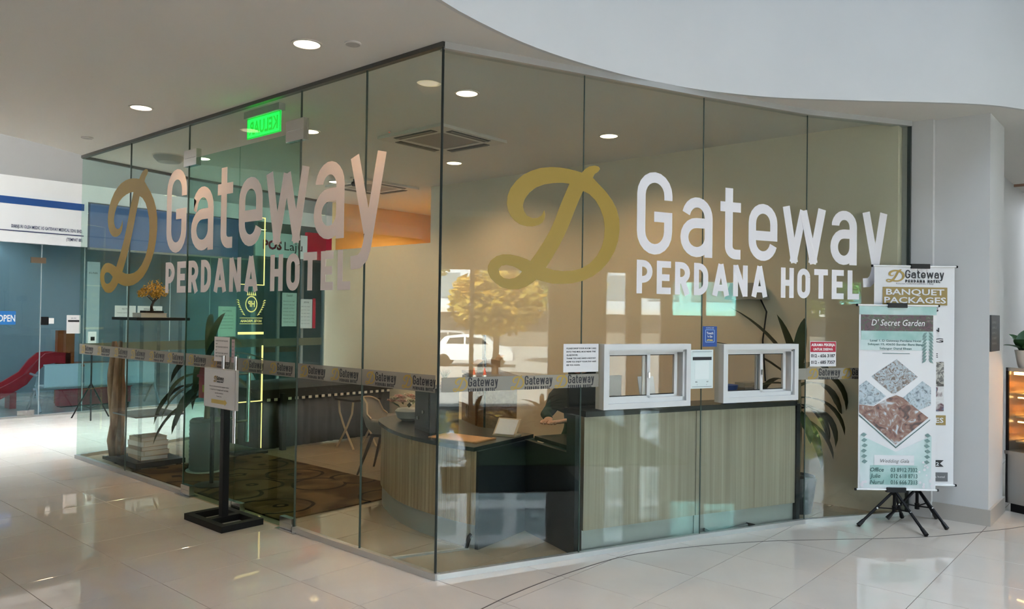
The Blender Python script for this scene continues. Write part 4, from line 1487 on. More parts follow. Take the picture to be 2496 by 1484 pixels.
# ------------------------------------------------------------------ plants
M_leaf = mat('dracaena_leaf', (0.018, 0.034, 0.010), 0.5, spec=.25, var=(0.035, 0.058, 0.018), scale=3)


def strap_leaf(base, az, length, width, lift, droop, parent, twist=0.0, m_=None):
    """arching strap leaf with a folded midrib"""
    n = 9
    width *= 1.35
    d = Vector((math.cos(az), math.sin(az), 0))
    s = Vector((-math.sin(az), math.cos(az), 0))
    mb = MB()
    p = Vector(base)
    el = lift
    for i in range(n + 1):
        t = i / n
        w_ = width * (math.sin(math.pi * min(1, .12 + t * .88)) ** .7) * (1 if t < .98 else .15)
        dirv = d * math.cos(el) + Vector((0, 0, math.sin(el)))
        nrm = d * -math.sin(el) + Vector((0, 0, math.cos(el)))
        sv = (s * math.cos(twist * t) + nrm * math.sin(twist * t))
        mb.v += [tuple(p - sv * w_ / 2 + nrm * .12 * w_), tuple(p), tuple(p + sv * w_ / 2 + nrm * .12 * w_)]
        p = p + dirv * (length / n)
        el -= droop / n
    for i in range(n):
        a = i * 3
        mb.f += [(a, a + 1, a + 4, a + 3), (a + 1, a + 2, a + 5, a + 4)]; mb.mi += [0, 0]
    return mb.build('leaf', m_ or M_leaf, parent, smooth='all')


pt = thing('floor_dracaena', 'tall dracaena with drooping dark leaves behind the red notice', 'plant', (1.03, 3.44, 0))
MB().lathe([(.13, 0), (.17, .30), (.16, .32), (.15, .30)], n=22).build('pot', M_dark, pt, smooth=True)
MB().tube([(0, 0, .25), (.02, .0, .7), (.0, .02, 1.25)], [.03, .026, .022], 9).build('stem', mat('green_bark', (0.16, 0.13, 0.07), 0.8), pt)
MB().lathe([(.15, .0), (.02, .01)], (0, 0, .295), 18).build('soil', mat('soil', (0.03, 0.02, 0.015), 0.9), pt)
R_ = math.radians
for az, ln, wd, li, dr, bz in ((58, .75, .085, .55, 2.3, 1.15), (65, .75, .08, .35, 2.1, 1.1), (52, .65, .08, .1, 1.6, 1.0), (70, .62, .08, -.1, 1.4, .95), (60, .66, .08, .2, 2.0, .9), (48, .55, .08, -.4, 1.0, .85),
                               (62, .55, .08, -.6, .9, .8), (75, .6, .08, .75, 1.9, 1.2), (20, .40, .08, -.2, 1.3, .95), (0, .38, .08, -.5, 1.0, .85), (-30, .34, .08, -.6, .9, .9), (240, .62, .085, 1.35, .35, 1.18),
                               (100, .62, .085, 1.25, .5, 1.2), (222, .98, .075, .75, .75, 1.12), (228, .90, .075, 1.05, .6, 1.18), (215, .7, .08, .3, 1.5, 1.1), (235, .6, .08, -.1, 1.4, 1.0), (150, .6, .08, .5, 1.7, 1.1), (180, .6, .08, .2, 1.6, 1.0)):
    strap_leaf((0, 0, bz), R_(az), ln, wd, li, dr, pt)

pt = thing('pot_dracaena', 'leafy plant in a tall grey ribbed pot behind the outer door leaf', 'plant', (-4.25, .66, .012))
mb = MB()
prof = []
for k in range(24):
    z = .02 + k * .022
    prof += [(.165 + .006 * (k % 2), z)]
mb.lathe([(.15, 0)] + prof + [(.15, .55)], n=28).build('pot', mat('grey_ribbed_pot', (0.10, 0.12, 0.12), 0.5), pt, smooth=True)
MB().lathe([(.20, 0), (.20, .012)], n=24).build('saucer', mat('pale_saucer', (0.45, 0.46, 0.44), 0.4), pt)
MB().tube([(0, 0, .5), (.01, .01, .9), (-.02, .02, 1.2)], [.03, .025, .02], 9).build('stem', MATS['green_bark'], pt)
for az, ln, wd, li, dr, bz in ((180, .95, .075, .5, 1.6, 1.05), (165, .9, .07, .25, 1.7, .95), (200, .95, .075, .1, 1.5, .9), (190, .8, .07, -.15, 1.2, .8), (150, 1.0, .06, .9, .9, 1.2), (215, .85, .07, -.3, 1.0, .8),
                               (0, .8, .07, .9, 1.6, 1.2), (-40, .7, .07, .5, 2.0, 1.1), (30, .75, .06, .3, .8, 1.2), (15, .7, .06, .1, .9, 1.05), (-10, .6, .06, -.2, 1.2, 1.0), (90, .7, .07, .5, 1.8, 1.1), (-90, .6, .08, .3, 2.0, 1.0), (-110, .65, .1, -.2, 1.25, .95), (-70, .62, .09, -.1, 1.4, .9), (130, .7, .06, 1.2, .9, 1.2)):
    strap_leaf((0, 0, bz), R_(az), ln, wd, li, dr, pt)

dw = thing('driftwood', 'pale gnarled driftwood trunk standing near the far glass end', 'driftwood', (-5.60, .32, 0))
mb = MB()
rr = random.Random(11)
for s in range(4):
    a = s * 1.57
    pts = [(.05 * math.cos(a + .25 * k) + rr.uniform(-.015, .015) + .025 * (k - 3), .045 * math.sin(a + .25 * k) + rr.uniform(-.015, .015) - .012 * k, .02 + k * .19) for k in range(8)]
    mb.tube(pts, [.045, .05, .045, .05, .042, .04, .034, .018], 8)
mb.build('trunk', mat('driftwood_bark', (0.33, 0.22, 0.14), 0.85, var=(0.18, 0.10, 0.06), bump=.6, scale=16, stretch=(1, 1, .2)), dw, smooth='all')
MB().box(-.13, .13, -.13, .13, 0, .03).build('base', M_blackp, dw)
MB().tube([(.08, -.04, 1.1), (.13, -.09, 1.25), (.10, -.05, 1.36)], [.02, .014, .006], 6).build('branch', MATS['driftwood_bark'], dw)

# planting display on the atrium floor, behind the viewer, mirrored in the corner glass
tf = MB().box(3.7, 7.6, .45, 3.0, 0, .018).build('grass_mat', mat('artificial_turf', (0.06, 0.11, 0.03), 0.9, var=(0.10, 0.16, 0.05), scale=30, bump=.5))
tag(tf, 'artificial grass mat on the atrium floor, mirrored in the glass', 'grass mat')
rm = MB().box(2.45, 3.66, .1, 1.5, 0, .012).build('blocker_mat', mat('blocker_black', (0.012, 0.013, 0.013), 0.8, spec=.1))  # added dark mat, out of direct view, blocks the bright floor's reflection
tag(rm, 'added black mat keeping the bright floor out of the glass reflection', 'mat')
for i, (x, y) in enumerate(((5.9, .62), (5.0, 1.15), (6.7, 1.7))):
    pb = thing('potted_shrub', ['potted shrub at the near edge of the grass mat, mirrored', 'potted shrub between the other two on the grass mat, mirrored', 'potted shrub farthest along the grass mat, mirrored'][i], 'plant', (x, y, .018), i * 1.1, 'shrubs on the grass mat')
    MB().lathe([(.11, 0), (.15, .26), (.14, .27)], n=18).build('pot', M_dark, pb, smooth=True)
    for k in range(14):
        strap_leaf((0, 0, .22), k * 2.4, .42 + .05 * (k % 3), .06, .5 + .08 * (k % 9), 1.1, pb)

# red bell-shaped collection box behind the door sheet
rb = thing('red_box', 'red rounded plastic box on the glass behind the stand sign', 'box', (-3.54, .35, 0))
mb = MB()
pf = [(-.13, .86), (.13, .86), (.13, 1.10), (.10, 1.17), (.05, 1.20), (-.05, 1.20), (-.10, 1.17), (-.13, 1.10)]
mb.prism([pf], -.08, .08, fn=lambda x, z, y: (x, y, z)).build('case', M_red, rb)
MB().box(-.15, .15, -.09, .09, 1.06, 1.085).build('rim', M_red, rb)
MB().box(-.05, .05, -.085, -.08, .92, .99).build('sticker', mat('yellow_sticker', (0.65, 0.42, 0.05), 0.5), rb)
MB().tube([(0, 0, .03), (0, 0, .88)], .02, 8).build('pole', M_black, rb)
MB().lathe([(.16, 0), (.16, .02), (.03, .03)], n=18).build('base', M_black, rb)

# ------------------------------------------------------------------ seated receptionist
def skin_mesh(name, chains, mat_, parent, sub=2):
    """one continuous skinned surface from joint chains: [(points, radii)], later chains root at an existing vertex"""
    me = bpy.data.meshes.new(name)
    vs, es, rs = [], [], []
    for root, pts in chains:
        prev = root
        for p, r in pts:
            vs.append(p); rs.append(r)
            i = len(vs) - 1
            if prev is not None:
                es.append((prev, i))
            prev = i
    me.from_pydata(vs, es, [])
    o = bpy.data.objects.new(name, me)
    COL.objects.link(o)
    md = o.modifiers.new('skin', 'SKIN')
    md.use_smooth_shade = True
    for i, r in enumerate(rs):
        sv = me.skin_vertices[0].data[i]
        rr_ = r if isinstance(r, tuple) else (r, r)
        sv.radius = rr_
        sv.use_root = i == 0
    sb = o.modifiers.new('sub', 'SUBSURF')
    sb.levels = sub; sb.render_levels = sub
    me.materials.append(mat_)
    o.parent = parent
    return o


pr_ = thing('person', 'seated person in black headscarf and dark green dress, hands on desk', 'person', (-.40, 2.20, 0), math.atan2(-.65, .07))
pr_.scale = (1.12, 1.3, 1.06)
M_dress = mat('dark_green_dress', (0.012, 0.045, 0.038), 0.8)
M_scarf = mat('black_headscarf', (0.01, 0.016, 0.016), 0.8)
M_skin = mat('skin', (0.48, 0.27, 0.17), 0.55)
# local frame: +x forward (towards the desk), y left
body = [
    (None, [((0, 0, .56), (.15, .12)), ((-.02, 0, .72), (.13, .11)), ((0, 0, .90), (.16, .115)), ((.01, 0, 1.01), (.13, .085)), ((.015, 0, 1.07), .055), ((.03, 0, 1.14), .06)]),
    (2, [((.0, .17, .985), .062), ((.12, .23, .80), .05), ((.30, .16, .80), .04), ((.42, .07, .79), .033)]),
    (2, [((.0, -.17, .985), .062), ((.12, -.23, .80), .05), ((.30, -.16, .80), .04), ((.42, -.07, .79), .033)]),
    (0, [((.10, .10, .52), .085), ((.42, .12, .52), .068), ((.45, .12, .26), .05), ((.44, .12, .08), .038), ((.52, .12, .04), .035)]),
    (0, [((.10, -.10, .52), .085), ((.42, -.12, .52), .068), ((.45, -.12, .26), .05), ((.44, -.12, .08), .038), ((.52, -.12, .04), .035)]),
]
skin_mesh('body', body, M_dress, pr_)
# head
mb = MB()
for i in range(13):
    th = math.pi * i / 12
    for j in range(20):
        ph = 2 * math.pi * j / 20
        x, y, z = .095 * math.sin(th) * math.cos(ph), .075 * math.sin(th) * math.sin(ph), -.118 * math.cos(th)
        if z < 0:
            x *= 1 - .18 * (z / -.118); y *= 1 - .30 * (z / -.118)
        if math.cos(ph) > .9 and abs(z + .02) < .035:
            x += .016
        mb.v.append((x + .045, y, z + 1.205))
for i in range(12):
    for j in range(20):
        mb.f.append((i * 20 + j, i * 20 + (j + 1) % 20, i * 20 + 20 + (j + 1) % 20, i * 20 + 20 + j)); mb.mi.append(0)
hd = mb.build('head', M_skin, pr_, smooth='all')
for s in (-1, 1):
    MB().lathe([(.002, -.006), (.011, 0), (.002, .006)], (.128, s * .03, 1.215), 8).build('eye', M_ink, hd)
MB().box(.130, .136, -.022, .022, 1.142, 1.150).build('mouth', mat('lips', (0.30, 0.10, 0.08), 0.5), hd)
# headscarf: hood open at the face, falling over shoulders
mb = MB()
rows = [(1.345, .02, .0), (1.335, .06, .0), (1.30, .10, .0), (1.24, .118, .0), (1.17, .118, 0), (1.11, .115, .0), (1.06, .155, .01), (1.0, .21, .01), (.93, .25, .01), (.82, .27, .02)]
for i, (z, r, dx) in enumerate(rows):
    for j in range(24):
        a = 2 * math.pi * j / 24
        rx, ry = r * .95, r * (1.0 if i < 6 else 1.12)
        x = .025 + dx + rx * math.cos(a)
        if i in (3, 4) and math.cos(a) > .75:
            x -= .055
        if i >= 6:
            x = dx + rx * .68 * math.cos(a)
        mb.v.append((x, ry * math.sin(a), z + (.012 * math.sin(j * 2.1) if i > 7 else 0)))
for i in range(len(rows) - 1):
    for j in range(24):
        if i == 3 and math.cos(2 * math.pi * (j + .5) / 24) > .72:
            continue
        mb.f.append((i * 24 + j, i * 24 + (j + 1) % 24, i * 24 + 24 + (j + 1) % 24, i * 24 + 24 + j)); mb.mi.append(0)
mb.f.append(tuple(range(24))); mb.mi.append(0)
mb.build('headscarf', M_scarf, pr_, smooth='all')
for s in (-1, 1):
    ch_ = [(None, [((.41, s * .075, .79), (.03, .02)), ((.47, s * .045, .785), (.036, .017)), ((.50, s * .035, .782), (.036, .015))])]
    for k, (dy, l, b) in enumerate(((-.026, .055, 0), (-.009, .068, .003), (.009, .064, .003), (.026, .05, 0))):
        y0 = s * .035 + dy
        ch_.append((2, [((.515, y0, .782), .0095), ((.515 + l * .55, y0 - s * .006, .784 + b), .0088), ((.515 + l, y0 - s * .012, .770), .0075)]))
    ch_.append((1, [((.485, s * .02, .782), .011), ((.515, s * -.005, .778), .0095), ((.535, s * -.015, .772), .008)]))
    skin_mesh('hand', ch_, M_skin, pr_, 2)
oc = thing('office_chair', 'black office chair under the seated person', 'chair', (-.40, 2.23, 0), math.atan2(-.65, .07))
MB().box(-.23, .26, -.24, .24, .40, .455).build('seat', M_blackp, oc)
MB().box(-.30, -.25, -.22, .22, .50, .98).build('backrest', M_blackp, oc)
MB().tube([(0, 0, .08), (0, 0, .40)], .025, 10).build('column', M_chrome, oc)
for k in range(5):
    a = k * 2 * math.pi / 5
    MB().tube([(0, 0, .09), (.28 * math.cos(a), .28 * math.sin(a), .06)], [.02, .014], 6).build('spoke', M_blackp, oc)
    MB().lathe([(.02, 0), (.03, .025), (.02, .05)], (.28 * math.cos(a), .28 * math.sin(a), 0), 10).build('castor', M_black, oc)
MB().box(-.28, -.22, -.03, .03, .43, .55).build('back_bracket', M_black, oc)

# ------------------------------------------------------------------ sliding ticket windows in the glass
M_frame = mat('white_aluminium', (0.58, 0.59, 0.59), 0.35)


def facet_fn(k):
    d = (PW[k + 1] - PW[k]).normalized()
    n = Vector((d.y, -d.x))
    o = PW[k] - d * SL[k]
    return lambda s, z, off: tuple((o + d * s + n * off).to_3d() + Vector((0, 0, z)))


def bar(mb, s0, s1, z0, z1, o0, o1, fn):
    mb.prism([[(s0, z0), (s1, z0), (s1, z1), (s0, z1)]], o0, o1, fn=fn)


def ticket_window(n, k, s0, s1, z0, z1, lab):
    fn = facet_fn(k)
    wd = struct(f'window_{n}', lab)
    w_ = .042
    mb = MB()
    for a in ((s0, s1, z0, z0 + w_), (s0, s1, z1 - w_, z1), (s0, s0 + w_, z0 + w_, z1 - w_), (s1 - w_, s1, z0 + w_, z1 - w_)):
        bar(mb, *a, -.05, .055, fn)
    mb.build('frame', M_frame, wd)
    mb = MB()
    for a in ((s0 + w_, s1 - w_, z0 + w_, z0 + w_ + .03), (s0 + w_, s1 - w_, z1 - w_ - .02, z1 - w_), (s1 - w_ - .02, s1 - w_, z0 + w_, z1 - w_)):
        bar(mb, *a, -.04, .035, fn)
    mb.build('track', M_frame, wd)
    mid = (s0 + s1) / 2 + .01
    for i, (a, b, o0) in enumerate(((s0 + w_, mid + .018, .012), (mid - .018, s1 - w_ - .045, -.022))):
        sa = MB()
        q = .026
        za, zb = z0 + w_ + .022, z1 - w_ - .012
        for r in ((a, b, za, za + q), (a, b, zb - q, zb), (a, a + q * .8, za, zb), (b - q * 1.1, b, za, zb)):
            bar(sa, *r, o0, o0 + .022, fn)
        so = sa.build('sash', M_frame, wd)
        g_ = MB(); bar(g_, a + q * .7, b - q * .8, za + q * .8, zb - q * .8, o0 + .009, o0 + .013, fn); g_.build('pane', G_small, so)
        gk = MB()
        for r in ((a + q * .8, b - q * 1.1, za + q, za + q + .006), (a + q * .8, b - q * 1.1, zb - q - .006, zb - q)):
            bar(gk, *r, o0 + .006, o0 + .018, fn)
        gk.build('gasket', M_black, so)
        if i == 0:
            lt = MB(); bar(lt, b - .022, b - .008, (za + zb) / 2 - .02, (za + zb) / 2 + .02, o0 + .022, o0 + .034, fn); lt.build('latch', M_chrome, so)
    return wd


ticket_window(3, 1, *WIN[0], 'white sliding ticket window nearer the corner')
ticket_window(4, 2, *WIN[1], 'white sliding ticket window nearer the banners')

# sheets stuck on the glass
sheet('paper_notice', 'white printed notice taped to glass beside the first ticket window', 'notice', .94, 1.236, 1.315, 1.515, RW, .009, M_paper,
      [(s, .965, 1.478 - i * .0235, .0105, 'l', M_ink, w_, .02) for i, (s, w_) in enumerate((('PLEASE DROP YOUR ROOM CARD', .25), ('INTO THE MAIL BOX NEAR THE', .245), ('GLASS DOOR.', .095), ('THANK YOU AND HAVE A NICE DAY.', .25), ('HOPE YOU ENJOY YOUR STAY AND', .25), ('SEE YOU AGAIN.', .115)))])
M_pale = mat('payment_green_white', (0.62, 0.70, 0.69), 0.5)


def pay_extra(t):
    for nm, m_, r in (('frame_line', mat('slate_ink', (0.12, 0.18, 0.20), 0.6), (2.108, 2.303, 1.448, 1.451)), ('bar', M_ink, (2.112, 2.30, 1.383, 1.408)), ('emblem', mat('emblem_blue', (0.10, 0.25, 0.35), 0.5), (2.193, 2.219, 1.418, 1.442)),
                      ('panel', mat('pale_panel', (0.70, 0.76, 0.75), 0.5), (2.135, 2.275, 1.235, 1.375)), ('frame_line', MATS['slate_ink'], (2.108, 2.303, 1.176, 1.179))):
        mb = MB(); rect(mb, *r, RW, .0125); mb.build(nm, m_, t)


sheet('payment_sign', 'pale payment sheet on the glass between the two ticket windows', 'sign', 2.094, 2.317, 1.163, 1.464, RW, .010, M_pale,
      [('MALAYSIA NATIONAL PAY', 2.207, 1.21, .010, 'c', M_ink, .13, .02), ('scan here to pay', 2.207, 1.19, .008, 'c', M_ink, .10)], extra=pay_extra)


def tng_extra(t):
    mb = MB()
    for r in ((2.238, 2.324, 1.617, 1.621), (2.238, 2.324, 1.522, 1.526), (2.235, 2.239, 1.526, 1.617), (2.323, 2.327, 1.526, 1.617)):
        rect(mb, *r, RW, .0125)
    mb.build('border', mat('sky_ink', (0.35, 0.55, 0.85), 0.5), t)


sheet('wallet_sticker', 'blue payment sticker on the glass above the pale payment sheet', 'sticker', 2.210, 2.352, 1.487, 1.647, RW, .010, mat('sticker_blue', (0.01, 0.06, 0.27), 0.4),
      [('ACCEPTED HERE', 2.281, 1.63, .008, 'c', M_white, .08), ("Touch", 2.281, 1.585, .018, 'c', M_white, .066, .02), ("'n Go", 2.281, 1.56, .016, 'c', M_white, .05, .02), ('eWallet', 2.281, 1.533, .014, 'c', mat('sticker_yellow', (0.8, 0.65, 0.1), 0.5), .06, .02)], extra=tng_extra)
sheet('hostel_notice', 'red and white hostel notice with phone numbers on the glass', 'notice', 3.352, 3.618, 1.315, 1.527, RW, .009, M_paper,
      [('ASRAMA PEKERJA', 3.485, 1.487, .022, 'c', M_white, .24, .03), ('UNTUK DISEWA', 3.485, 1.450, .020, 'c', M_white, .20, .03), ('012 - 656 3187', 3.485, 1.393, .026, 'c', M_ink, .245, .03), ('012 - 685 7357', 3.485, 1.338, .026, 'c', M_ink, .245, .03)],
      extra=lambda t: (lambda mb: (rect(mb, 3.356, 3.614, 1.437, 1.523, RW, .0106), mb.build('red_panel', mat('notice_red', (0.42, 0.01, 0.035), 0.5), t)))(MB()))
sheet('door_notice', 'white printed notice taped on the outer door leaf', 'notice', -2.86, -2.60, 1.27, 1.485, LWf, .009, M_paper,
      [(s, -2.835, 1.445 - i * .027, .011, 'l', M_ink, w_, .02) for i, (s, w_) in enumerate((('PLEASE SWITCH OFF THE LIGHTS', .21), ('AND', .03), ('KEEP THE DOOR CLOSED FOR', .21), ('AC', .022), ('KEEP THE KEY CARD AND PUT', .21), ('INTO THE BOX', .13)))])
t = sheet('door_sticker', 'narrow pink printed sticker on the edge of the outer door', 'sticker', -2.565, -2.515, 1.27, 1.47, LWf, .009, mat('pink_print', (0.55, 0.40, 0.42), 0.5), [('SAFE', -2.54, 1.44, .012, 'c', M_ink, .04)] + [('ENTRY', -2.54, 1.40 - i * .03, .01, 'c', M_ink, .035) for i in range(4)])

# things on the ticket counter
def on_counter(s, off, z=1.025):
    p = rwall(s, off)
    return (p.x, p.y, z)


NA = math.atan2(PW[3].y - PW[2].y, PW[3].x - PW[2].x)
t = thing('blue_tub', 'small blue plastic tub behind the second ticket window', 'tub', on_counter(2.68, -.22), NA)
MB().lathe([(.055, 0), (.075, .13), (.078, .135), (.07, .13)], n=18).build('body', mat('tub_blue', (0.02, 0.07, 0.28), 0.4), t, smooth=True)
mb = MB(); put_text(mb, 'Touch', -.045, .07, .025, lambda x, z, o: (x, -.071 - o, z), .002, .09); put_text(mb, 'Go', -.025, .03, .025, lambda x, z, o: (x, -.066 - o, z), .002, .05); mb.build('print', M_white, t)
t = thing('cable_box', 'clear plastic box of papers behind the second ticket window', 'box', on_counter(2.88, -.21), NA)
mb = MB()
for a in ((-.09, .09, -.06, -.056), (-.09, .09, .056, .06), (-.09, -.086, -.056, .056), (.086, .09, -.056, .056)):
    mb.box(*a, 0, .15)
mb.build('case', M_acry, t)
MB().box(-.075, .075, -.045, .045, .002, .11).build('papers', mat('grey_papers', (0.38, 0.36, 0.32), 0.7), t)
t = thing('menu_board', 'small white leaflet stand behind the first ticket window', 'stand', on_counter(1.86, -.22), NA)
MB().box(-.08, .08, -.04, .04, 0, .008).build('foot', M_acry, t)
MB().add([(-.075, -.02, .008), (.075, -.02, .008), (.075, .03, .22), (-.075, .03, .22), (-.075, -.014, .008), (.075, -.014, .008), (.075, .036, .22), (-.075, .036, .22)], [(0, 1, 2, 3), (7, 6, 5, 4), (0, 4, 5, 1), (3, 2, 6, 7), (1, 5, 6, 2), (0, 3, 7, 4)]).build('leaflet', M_paper, t)
t = thing('monitor', 'black computer monitor seen from behind in the first ticket window', 'monitor', on_counter(1.50, -.42, .745), NA)
MB().lathe([(.10, 0), (.10, .01), (.02, .02)], n=18).build('base', M_blackp, t)
MB().tube([(0, 0, .02), (0, 0, .30)], .018, 8).build('neck', M_blackp, t)
MB().box(-.24, .24, -.012, .018, .20, .50).build('housing', M_blackp, t)
MB().box(-.23, .23, .018, .021, .21, .49).build('screen', mat('monitor_screen', (0.03, 0.04, 0.05), 0.15), t)

# small floor pipe and cable by the desk, cable under the counter
t = thing('cable_trunking', 'thin pale cable cover on the floor by the glass corner', 'cable cover')
MB().wbox((-.55, .05), (-.30, .62), -.015, .015, 0, .012).build('cover', mat('trunking', (0.42, 0.40, 0.36), 0.5), t)
MB().tube([(-.31, .60, .012), (-.30, .625, .09), (-.295, .64, .10)], .018, 8).build('elbow', M_blackp, t)
t = thing('grey_hose', 'dark grey hose end lying on the floor under the counter', 'hose')
p0, p1, p2 = rwall(2.28, -.035), rwall(2.45, -.028), rwall(2.72, -.03)
MB().tube([(p0.x, p0.y, .05), (rwall(2.34, -.03).x, rwall(2.34, -.03).y, .02), (p1.x, p1.y, .018), (p2.x, p2.y, .04)], .014, 8).build('tube', mat('hose_grey', (0.10, 0.11, 0.11), 0.4), t)
MB().tube([(p2.x, p2.y, .04), (rwall(2.80, -.03).x, rwall(2.80, -.03).y, .03)], [.022, .01], 8).build('nozzle', M_black, t)

# ------------------------------------------------------------------ sign stand by the doors
ss = thing('sign_stand', 'black floor stand with square frame base and framed notice', 'sign stand', (-2.25, -.23, 0))
mb = MB()
for a in ((-.30, .30, -.18, -.125), (-.30, .30, .125, .18), (-.30, -.235, -.125, .125), (.235, .30, -.125, .125), (-.03, .03, -.125, .125)):
    mb.box(*a, 0, .05)
mb.build('base_frame', M_black, ss)
MB().box(-.027, .027, -.027, .027, .05, 1.22).build('post', M_black, ss)
fr = MB().box(-.25, .25, -.055, -.03, .925, 1.245).build('board', mat('acrylic_grey', (0.45, 0.43, 0.42), 0.3), ss)
FS = plane_fn((0, -.055, 0), (1, 0, 0), (0, -1, 0))
mb = MB(); rect(mb, -.245, .235, .93, 1.24, FS, .002, th=.002); mb.build('sheet', M_paper, fr)
mb = MB(); logo(mb, -.09, 1.135, .055, FS, .004); mb.build('logo', [M_gold, M_ink], fr)
for i, (s, w_) in enumerate((('Please be informed that the reception counter', .31), ('is closed from 12 midnight until 7 am. Kindly', .29), ('use this entrance', .13), ('Thank you', .08))):
    mb = MB(); put_text(mb, s, 0, 1.095 - i * .026, .010, FS, .004, w_, 'c', bold=.02); mb.build('print', M_ink, fr)
mb = MB()
mb.prism([[(-.12, .962), (.09, .962), (.09, .952), (.125, .978), (.09, 1.004), (.09, .994), (-.12, .994)]], .003, .004, fn=FS)
mb.build('arrow', mat('arrow_yellow', (0.62, 0.46, 0.11), 0.5), fr)

# ------------------------------------------------------------------ banner stands by the pillar
BT = Vector((.755, .655, 0)).normalized()
BN = Vector((.655, -.755, 0)).normalized()
M_can = mat('banner_canvas', (0.68, 0.68, 0.69), 0.5)


def photo_mat(name, cols, scale):
    m_ = bpy.data.materials.new(name)
    m_.use_nodes = True
    nt = m_.node_tree
    b = nt.nodes['Principled BSDF']; b.inputs['Roughness'].default_value = 0.5
    tc = nt.nodes.new('ShaderNodeTexCoord')
    nz = nt.nodes.new('ShaderNodeTexNoise'); nz.inputs['Scale'].default_value = scale; nz.inputs['Detail'].default_value = 8; nz.inputs['Distortion'].default_value = 1.5
    rp = nt.nodes.new('ShaderNodeValToRGB')
    e = rp.color_ramp.elements
    while len(e) < len(cols):
        e.new(.5)
    for i, c in enumerate(cols):
        e[i].position = .30 + .40 * i / (len(cols) - 1)
        e[i].color = (*c, 1)
    nt.links.new(tc.outputs['Object'], nz.inputs['Vector']); nt.links.new(nz.outputs['Fac'], rp.inputs[0]); nt.links.new(rp.outputs[0], b.inputs['Base Color'])
    MATS[name] = m_
    return m_


def banner(label, c, z0, z1, w_, feet, hub, printer):
    t = thing('banner_stand', label, 'banner')
    c = Vector((c[0], c[1], 0)); hub = Vector((hub[0], hub[1], 0))
    # canvas, gently waved
    mb = MB()
    nx, nz_ = 14, 20
    wave = lambda x, z: .0010 * math.sin(x * 16) + .0008 * math.sin(z * 7 + x * 5)
    fn = lambda x, z, off: tuple(c + BT * x + BN * (off + wave(x, z)) + Vector((0, 0, z)))
    for j in range(nz_ + 1):
        for i in range(nx + 1):
            mb.v.append(fn(-w_ / 2 + w_ * i / nx, z0 + (z1 - z0) * j / nz_, 0))
    nv = len(mb.v)
    mb.v += [tuple(Vector(p) - BN * .0015) for p in mb.v]
    for j in range(nz_):
        for i in range(nx):
            a = j * (nx + 1) + i
            mb.f += [(a, a + 1, a + nx + 2, a + nx + 1), (a + nv, a + nx + 1 + nv, a + nx + 2 + nv, a + 1 + nv)]; mb.mi += [0, 0]
    cv_ = mb.build('canvas', M_can, t, smooth='all')
    printer(cv_, fn)
    for z in (z0, z1):
        p, q = c - BT * (w_ / 2 + .012), c + BT * (w_ / 2 + .012)
        MB().tube([p + Vector((0, 0, z)), q + Vector((0, 0, z))], .007, 8).build('rod', M_white, t)
        for e_ in (p, q):
            s = 1 if e_ is q else -1
            MB().tube([e_ + Vector((0, 0, z)), e_ + BT * s * .012 + Vector((0, 0, z))], .011, 8).build('end_cap', M_black, t)
        mb = MB()
        M_ = Matrix((BT, -BN, Vector((0, 0, 1)))).transposed().to_4x4(); M_.translation = c + Vector((0, 0, z)) + BT * ((hub - c).dot(BT))
        mb.box(-.08, .08, -.018, .02, -.02, .02, M=M_).build('clamp', M_black, t)
    hb = hub - BN * .02
    MB().tube([hb + Vector((0, 0, .10)), hb + Vector((0, 0, z1 + .01))], .013, 10).build('pole', M_black, t)
    MB().tube([hb + Vector((0, 0, .24)), hb + Vector((0, 0, .31))], .022, 10).build('collar', M_black, t)
    MB().tube([hb + Vector((0, 0, .10)), hb + Vector((0, 0, .15))], .019, 10).build('collar', M_black, t)
    for fx, fy in feet:
        f_ = Vector((fx, fy, .012))
        d = f_ - (hb + Vector((0, 0, .28)))
        lg_ = MB().tube([hb + Vector((0, 0, .28)), hb + Vector((0, 0, .28)) + d * .98], .012, 8).build('leg', M_black, t)
        MB().tube([hb + Vector((0, 0, .28)) + d * .86, f_], [.015, .019], 8).build('rubber_foot', M_blackp, lg_)
        m2 = hb + Vector((0, 0, .28)) + d * .5
        MB().tube([hb + Vector((0, 0, .125)), m2], .006, 6).build('brace', M_black, t)
        MB().tube([m2 + BN * .012, m2 + BN * .016], .007, 8).build('rivet', M_white, t)
    return t


K1x, K1z = .654 / 187, 1.545 / 447


